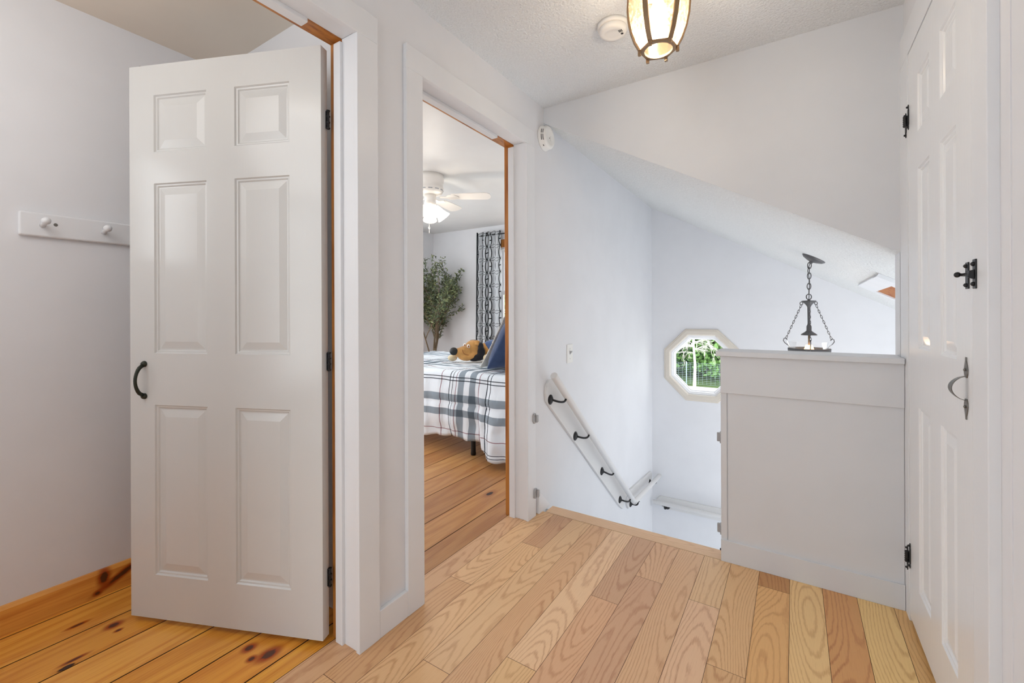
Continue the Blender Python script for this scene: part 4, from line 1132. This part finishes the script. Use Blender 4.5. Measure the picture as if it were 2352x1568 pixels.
fused('vest', [(dp(0.235, -0.045, 0.110), 0.100, (1.1, 0.98, 0.88)), (dp(0.345, -0.075, 0.108), 0.108, (1.15, 1.02, 0.86))], M['denim'], 'blue cloth vest', 0.01)
m = MB(); blob(m, dp(0.275, 0.045, 0.178), 0.034, (1.3, 0.6, 0.35), Q); m.build('vest_patch', M['fur_cream'], dog, 0, 'cream patch on the vest')
m = MB(); blob(m, dp(-0.128, 0.118, 0.098), 0.040, (1.0, 0.75, 0.95), Q); m.build('nose', M['nose'], dog, 0, 'large black nose')
fused('ear', [(dp(0.125, 0.055, 0.135), 0.036, (0.8, 0.7, 1.3)), (dp(0.130, 0.072, 0.085), 0.042, (0.95, 0.5, 1.4)), (dp(0.105, 0.085, 0.035), 0.045, (1.25, 0.5, 0.75)), (dp(0.065, 0.095, 0.014), 0.035, (1.4, 0.6, 0.5))], M['fur_black'], 'long black ear', 0.008)
fused('ear', [(dp(-0.005, -0.05, 0.135), 0.045, (0.6, 0.5, 1.0)), (dp(0.045, -0.06, 0.185), 0.032, (1.4, 0.6, 0.45))], M['fur_black'], 'far black ear', 0.008)
fused('brow', [(dp(0.085, 0.035, 0.180), 0.026, (1.2, 0.8, 0.7)), (dp(0.088, 0.055, 0.155), 0.022, (1.3, 0.8, 0.7))], M['fur'], None, 0.006)
for l, f, z in ((0.008, 0.078, 0.142), (-0.030, 0.05, 0.150)):
    m = MB(); blob(m, dp(l, f, z), 0.016, (0.9, 0.7, 1.25), Q); ey = m.build('eye', M['plastic'], dog, 0, 'white eye')
    m = MB(); blob(m, dp(l + 0.001, f + 0.009, z), 0.0088, (0.9, 0.6, 1.25), Q); m.build('pupil', M['fur_brown'], ey)
m = MB(); m.tube([dp(-0.045, 0.128, 0.115), dp(-0.038, 0.132, 0.092), dp(-0.028, 0.133, 0.076), dp(-0.010, 0.136, 0.066), dp(0.015, 0.130, 0.064)], 0.003, 6); m.build('mouth', M['fur_brown'], dog)
m = MB(); blob(m, dp(0.190, 0.07, 0.030), 0.048, (1.1, 0.9, 0.72), Q); m.build('paw', M['fur_cream'], dog, 0, 'cream paw')
m = MB(); blob(m, dp(-0.150, 0.04, 0.028), 0.046, (1.0, 0.9, 0.68), Q); m.build('paw', M['fur_cream'], dog, 0, 'cream paw')

# ------------------------------------------------------------------ olive tree
M['leaf'] = plain('olive_leaf', (86, 98, 72), 0.6); M['leaf2'] = plain('pale_olive_leaf', (130, 140, 96), 0.6); M['bark'] = plain('olive_bark', (112, 96, 76), 0.85)
M['pot'] = plain('dark_pot', (52, 48, 46), 0.6)
def leaf_cluster(mb, p, n, r, L, W, rg):
    for _ in range(n):
        d = Vector((rg.uniform(-1, 1), rg.uniform(-1, 1), rg.uniform(-0.7, 1.0))).normalized()
        c = p + Vector((rg.uniform(-1, 1), rg.uniform(-1, 1), rg.uniform(-1, 1))) * r
        s = d.cross(Vector((rg.uniform(-1, 1), rg.uniform(-1, 1), rg.uniform(-1, 1)))).normalized() * W * 0.5
        l = L * rg.uniform(0.7, 1.25); nn = s.cross(d).normalized() * W * 0.15
        mb.add([c, c + d * l * 0.28 + s * 0.85 + nn, c + d * l * 0.68 + s * 0.85 + nn, c + d * l, c + d * l * 0.68 - s * 0.85 + nn, c + d * l * 0.28 - s * 0.85 + nn], [(0, 1, 2, 3, 4, 5)])
def olive():
    rg = random.Random(11); base = Vector((-4.245, 4.55, 0.0)); root = empty('olive_tree', base)
    tag(root, 'potted olive tree standing in the bedroom corner behind the bed', 'plant')
    st = MB(); la = MB(); lb = MB()
    p0 = base + Vector((0, 0, 0.30))
    tips = []
    def branch(p, d, L, r, depth):
        P = [p]; q = p.copy(); dd = d.copy()
        for i in range(5):
            dd = (dd + Vector((rg.uniform(-.18, .18), rg.uniform(-.18, .18), rg.uniform(-.05, .12)))).normalized(); q = q + dd * L / 5
            q.y = min(q.y, 4.85); q.x = max(q.x, -4.5); P.append(q.copy())
        st.tube(P, [r * (1 - 0.12 * i) for i in range(6)], 6)
        if depth == 0:
            tips.append(P)
            return
        for k in range(rg.randint(3, 4)):
            i = rg.randint(2, 5); a = rg.uniform(0, 6.28); up = 0.9 if depth == 2 else 0.45
            branch(P[i], (dd * 0.6 + Vector((math.cos(a), math.sin(a), up)) * 0.62).normalized(), L * rg.uniform(0.55, 0.75), r * 0.55, depth - 1)
    for a, t in ((0.3, 0.18), (2.2, 0.22), (4.0, 0.16), (5.4, 0.25), (5.9, 0.10)):
        branch(p0, Vector((math.cos(a) * t, math.sin(a) * t, 1)).normalized(), 0.84, 0.013, 2)
    for P in tips:
        for i in range(1, 6):
            leaf_cluster(la, P[i], 9, 0.040, 0.050, 0.018, rg); leaf_cluster(lb, P[i], 5, 0.040, 0.050, 0.017, rg)
    for mb in (la, lb):
        for v in mb.v: v.y = min(v.y, 4.90); v.x = max(v.x, -4.56)
    st.build('trunk', M['bark'], root)
    f = la.build('foliage', M['leaf'], root); f['kind'] = 'stuff'
    f = lb.build('pale_foliage', M['leaf2'], root); f['kind'] = 'stuff'
    m = MB(); m.lathe([(0.10, 0.0), (0.11, 0.01), (0.13, 0.26), (0.135, 0.28), (0.125, 0.28), (0.12, 0.25)], base, (0, 0, 1), 24); m.build('pot', M['pot'], root)
olive()

# ------------------------------------------------------------------ outside
M['ground'] = painted('pale_gravel', (226, 222, 212), 0.9, 30.0, 0.4, 0.02, mottle=0.15)
M['grass'] = painted('lawn', (96, 120, 70), 0.95, 20.0, 0.6, 0.05, mottle=0.4)
GZ = -2.70
m = MB(); m.box(-60, 60, 5.5, 24.2, GZ - 0.1, GZ); struct(m.build('ground_gravel', M['ground']), 'pale gravel yard outside the octagonal window')
m = MB(); m.box(-80, 80, 24.2, 90, GZ - 0.1, GZ); struct(m.build('ground_grass', M['grass']), 'grass under the trees outside')
M['tree_leaf'] = plain('tree_leaf', (122, 164, 92), 0.6); M['tree_leaf_dark'] = plain('tree_leaf_dark', (84, 128, 80), 0.65); M['tree_bark'] = plain('tree_bark', (120, 112, 100), 0.9)
M['deadwood'] = plain('bleached_wood', (236, 230, 222), 0.8); M['wire'] = plain('galvanised_wire', (176, 196, 204), 0.5, 0.3)
def tree_meshes(seed, mat):
    rg = random.Random(seed); tr = MB(); lf = MB()
    tr.tube([(0, 0, 0), (0.05, 0, 2.0), (0.0, 0.1, 4.5), (0.1, 0, 7.0)], [0.20, 0.16, 0.12, 0.05], 10)
    for k in range(16):
        a = rg.uniform(0, 6.28); z = rg.uniform(0.9, 6.5); tr.tube([(0, 0, z), (math.cos(a) * 0.9, math.sin(a) * 0.9, z + 0.6), (math.cos(a) * 1.8, math.sin(a) * 1.8, z + 1.0)], [0.05, 0.035, 0.012], 6)
    for k in range(95):
        a = rg.uniform(0, 6.28); z = rg.uniform(0.3, 8.0); r = 2.3 * math.sqrt(rg.random()) * (1.0 if z < 5 else (9.2 - z) / 4.2)
        leaf_cluster(lf, Vector((math.cos(a) * r, math.sin(a) * r, z)), 44, 0.55, 0.24, 0.16, rg)
    return tr, lf
def far_tree(x, y, s, rot, src, label):
    r = src[0].copy() if src[2] else src[0]
    COL.objects.link(r) if src[2] else None
    if src[2]:
        for ch in src[1]:
            c = ch.copy(); COL.objects.link(c); c.parent = r
    src[2] = True
    r.location = (x, y, GZ); r.rotation_euler = (0, 0, rot); r.scale = (s, s, s); r['label'] = label
def tree_proto(seed, mat):
    e = empty('tree', (0, 0, 0)); tag(e, 'tree', 'tree', 'trees beyond the yard'); tr, lf = tree_meshes(seed, mat)
    a = tr.build('trunk', M['tree_bark'], e); b = lf.build('foliage', mat, e); b['kind'] = 'stuff'
    return [e, [a, b], False]
pa = tree_proto(3, M['tree_leaf']); pb = tree_proto(5, M['tree_leaf_dark'])
far_tree(-6.6, 27.2, 1.0, 0.3, pa, 'light green tree seen at the left side of the octagonal window')
far_tree(-4.4, 29.0, 1.1, 1.3, pb, 'dark green tree behind the bleached dead trunk')
far_tree(-2.5, 27.6, 1.0, 2.2, pa, 'light green tree seen at the right side of the octagonal window')
far_tree(-8.6, 31.0, 1.2, 0.8, pb, 'dark green tree far back outside, second row at the left')
far_tree(-5.6, 32.5, 1.2, 2.9, pa, 'light green tree far back outside, second row in the middle')
far_tree(-1.6, 33.0, 1.2, 4.1, pb, 'dark green tree far back outside, second row at the right')
far_tree(-15.2, 24.0, 1.1, 5.0, pa, 'light green tree seen in the sliver of the bedroom window')
far_tree(-17.8, 28.0, 1.3, 1.0, pb, 'dark green tree behind the one in the bedroom window')
far_tree(-17.0, 26.0, 1.2, 3.0, pb, 'dark green tree filling the gap low in the bedroom window')

def dead_tree():
    rg = random.Random(21); m = MB(); b = Vector((-4.22, 23.6, GZ))
    P = [b + Vector((0, 0, 0)), b + Vector((0.03, 0, 1.2)), b + Vector((-0.04, 0, 2.2)), b + Vector((0.02, 0, 3.2)), b + Vector((-0.03, 0, 4.4))]
    m.tube(P, [0.085, 0.06, 0.05, 0.042, 0.03], 10)
    def br(p, d, L, r, dep):
        Q_ = [p]; q = p.copy(); dd = d.copy()
        for i in range(4):
            dd = (dd + Vector((rg.uniform(-.3, .3), rg.uniform(-.3, .3), rg.uniform(-.3, .15)))).normalized(); q = q + dd * L / 4; Q_.append(q.copy())
        m.tube(Q_, [r * (1 - 0.2 * i) for i in range(5)], 5)
        if dep:
            for k in range(4): br(Q_[rg.randint(1, 4)], (dd + Vector((rg.uniform(-1, 1), rg.uniform(-1, 1), rg.uniform(-.7, .7)))).normalized(), L * 0.6, r * 0.6, dep - 1)
    for k in range(22):
        z = rg.uniform(1.7, 4.3); a = rg.uniform(0, 6.28); br(b + Vector((0, 0, z)), Vector((math.cos(a), math.sin(a), rg.uniform(-0.3, 0.5))), rg.uniform(0.5, 1.1), 0.020, 2)
    return tag(m.build('dead_tree', M['deadwood']), 'bleached bare dead tree outside the octagonal window', 'tree')
dead_tree()
wf = empty('wire_fence', (-3.0, 24.6, GZ)); tag(wf, 'thin wire mesh fence in front of the trees outside', 'fence')
m = MB()
for k in range(13):
    z = GZ + 0.06 + k * 0.092; m.box(-7.0, 2.0, 24.598, 24.604, z - 0.004, z + 0.004)
for k in range(46): m.box(-7.0 + k * 0.2 - 0.003, -7.0 + k * 0.2 + 0.003, 24.598, 24.604, GZ + 0.05, GZ + 1.17)
m.build('wire_mesh', M['wire'], wf)
for x in (-6.2, -4.8, -3.12, -1.4, 0.4):
    m = MB(); m.box(x - 0.022, x + 0.022, 24.605, 24.65, GZ, GZ + 1.22); m.build('post', M['wire'], wf)

# unseen flush lamp added to light the small room, beyond the left edge
fl = empty('added_flush_lamp', (-1.60, -0.10, ZC)); tag(fl, 'added unseen flush lamp that lights the small room behind the open door', 'lamp')
m = MB(); m.lathe([(0.15, 0.0), (0.15, 0.02), (0.14, 0.025)], (-1.60, -0.10, ZC - 0.0005), (0, 0, -1), 32); m.build('base', M['plastic'], fl)
m = MB(); m.lathe([(0.138, 0.022), (0.13, 0.05), (0.09, 0.08), (0.04, 0.092), (0.001, 0.094)], (-1.60, -0.10, ZC), (0, 0, -1), 32); m.build('lamp_shade', M['shade'], fl)  # shade of the added flush lamp, out of view

# ------------------------------------------------------------------ light
w = bpy.data.worlds.new('sky'); scene.world = w; w.use_nodes = True
bg = w.node_tree.nodes['Background']; bg.inputs[0].default_value = (0.925, 0.965, 1.0, 1.0); bg.inputs[1].default_value = 3.6
def point(name, loc, power, rgb, size):
    l = bpy.data.lights.new(name, 'POINT'); l.energy = power; l.color = lin(rgb)[:3]; l.shadow_soft_size = size
    o = bpy.data.objects.new(name, l); COL.objects.link(o); o.location = loc; return o
point('lantern_light', (lx, ly, 2.085), 4.2, (255, 242, 224), 0.03)
point('pendant_light', (px, py, 0.80), 2.0, (255, 214, 170), 0.03)
point('dressing_fill_light', (-1.60, -0.10, 2.06), 10.5, (250, 250, 250), 0.30)  # added fill light for the small room, its source is out of view
point('fan_light', (fx, fy, 1.80), 6.5, (255, 244, 228), 0.06)

# ------------------------------------------------------------------ camera
F, TH, RO, CY = 1006.07, R(32.7207), R(-0.22986), 718.75
cam = bpy.data.cameras.new('camera'); co = bpy.data.objects.new('camera', cam); COL.objects.link(co)
cam.sensor_width = 36.0; cam.lens = F / 2352 * 36.0; cam.shift_x = 0.0; cam.shift_y = -(784 - CY) / 2352
rt = Vector((math.cos(TH), math.sin(TH), 0)); up = Vector((0, 0, 1)); fw = Vector((-math.sin(TH), math.cos(TH), 0))
c_, s_ = math.cos(RO), math.sin(RO)
X = rt * c_ + up * s_; Y = up * c_ - rt * s_
mat = Matrix((X, Y, -fw)).transposed().to_4x4(); mat.translation = Vector((0, 0, 1.13))
co.matrix_world = mat; cam.clip_start = 0.02; cam.clip_end = 200
scene.camera = co
scene.view_settings.view_transform = 'Standard'; scene.view_settings.look = 'None'
scene.view_settings.exposure = 0.0; scene.view_settings.gamma = 1.0; scene.view_settings.use_curve_mapping = False
scene.cycles.max_bounces = 12; scene.cycles.diffuse_bounces = 8; scene.cycles.transparent_max_bounces = 16
scene.cycles.use_denoising = True
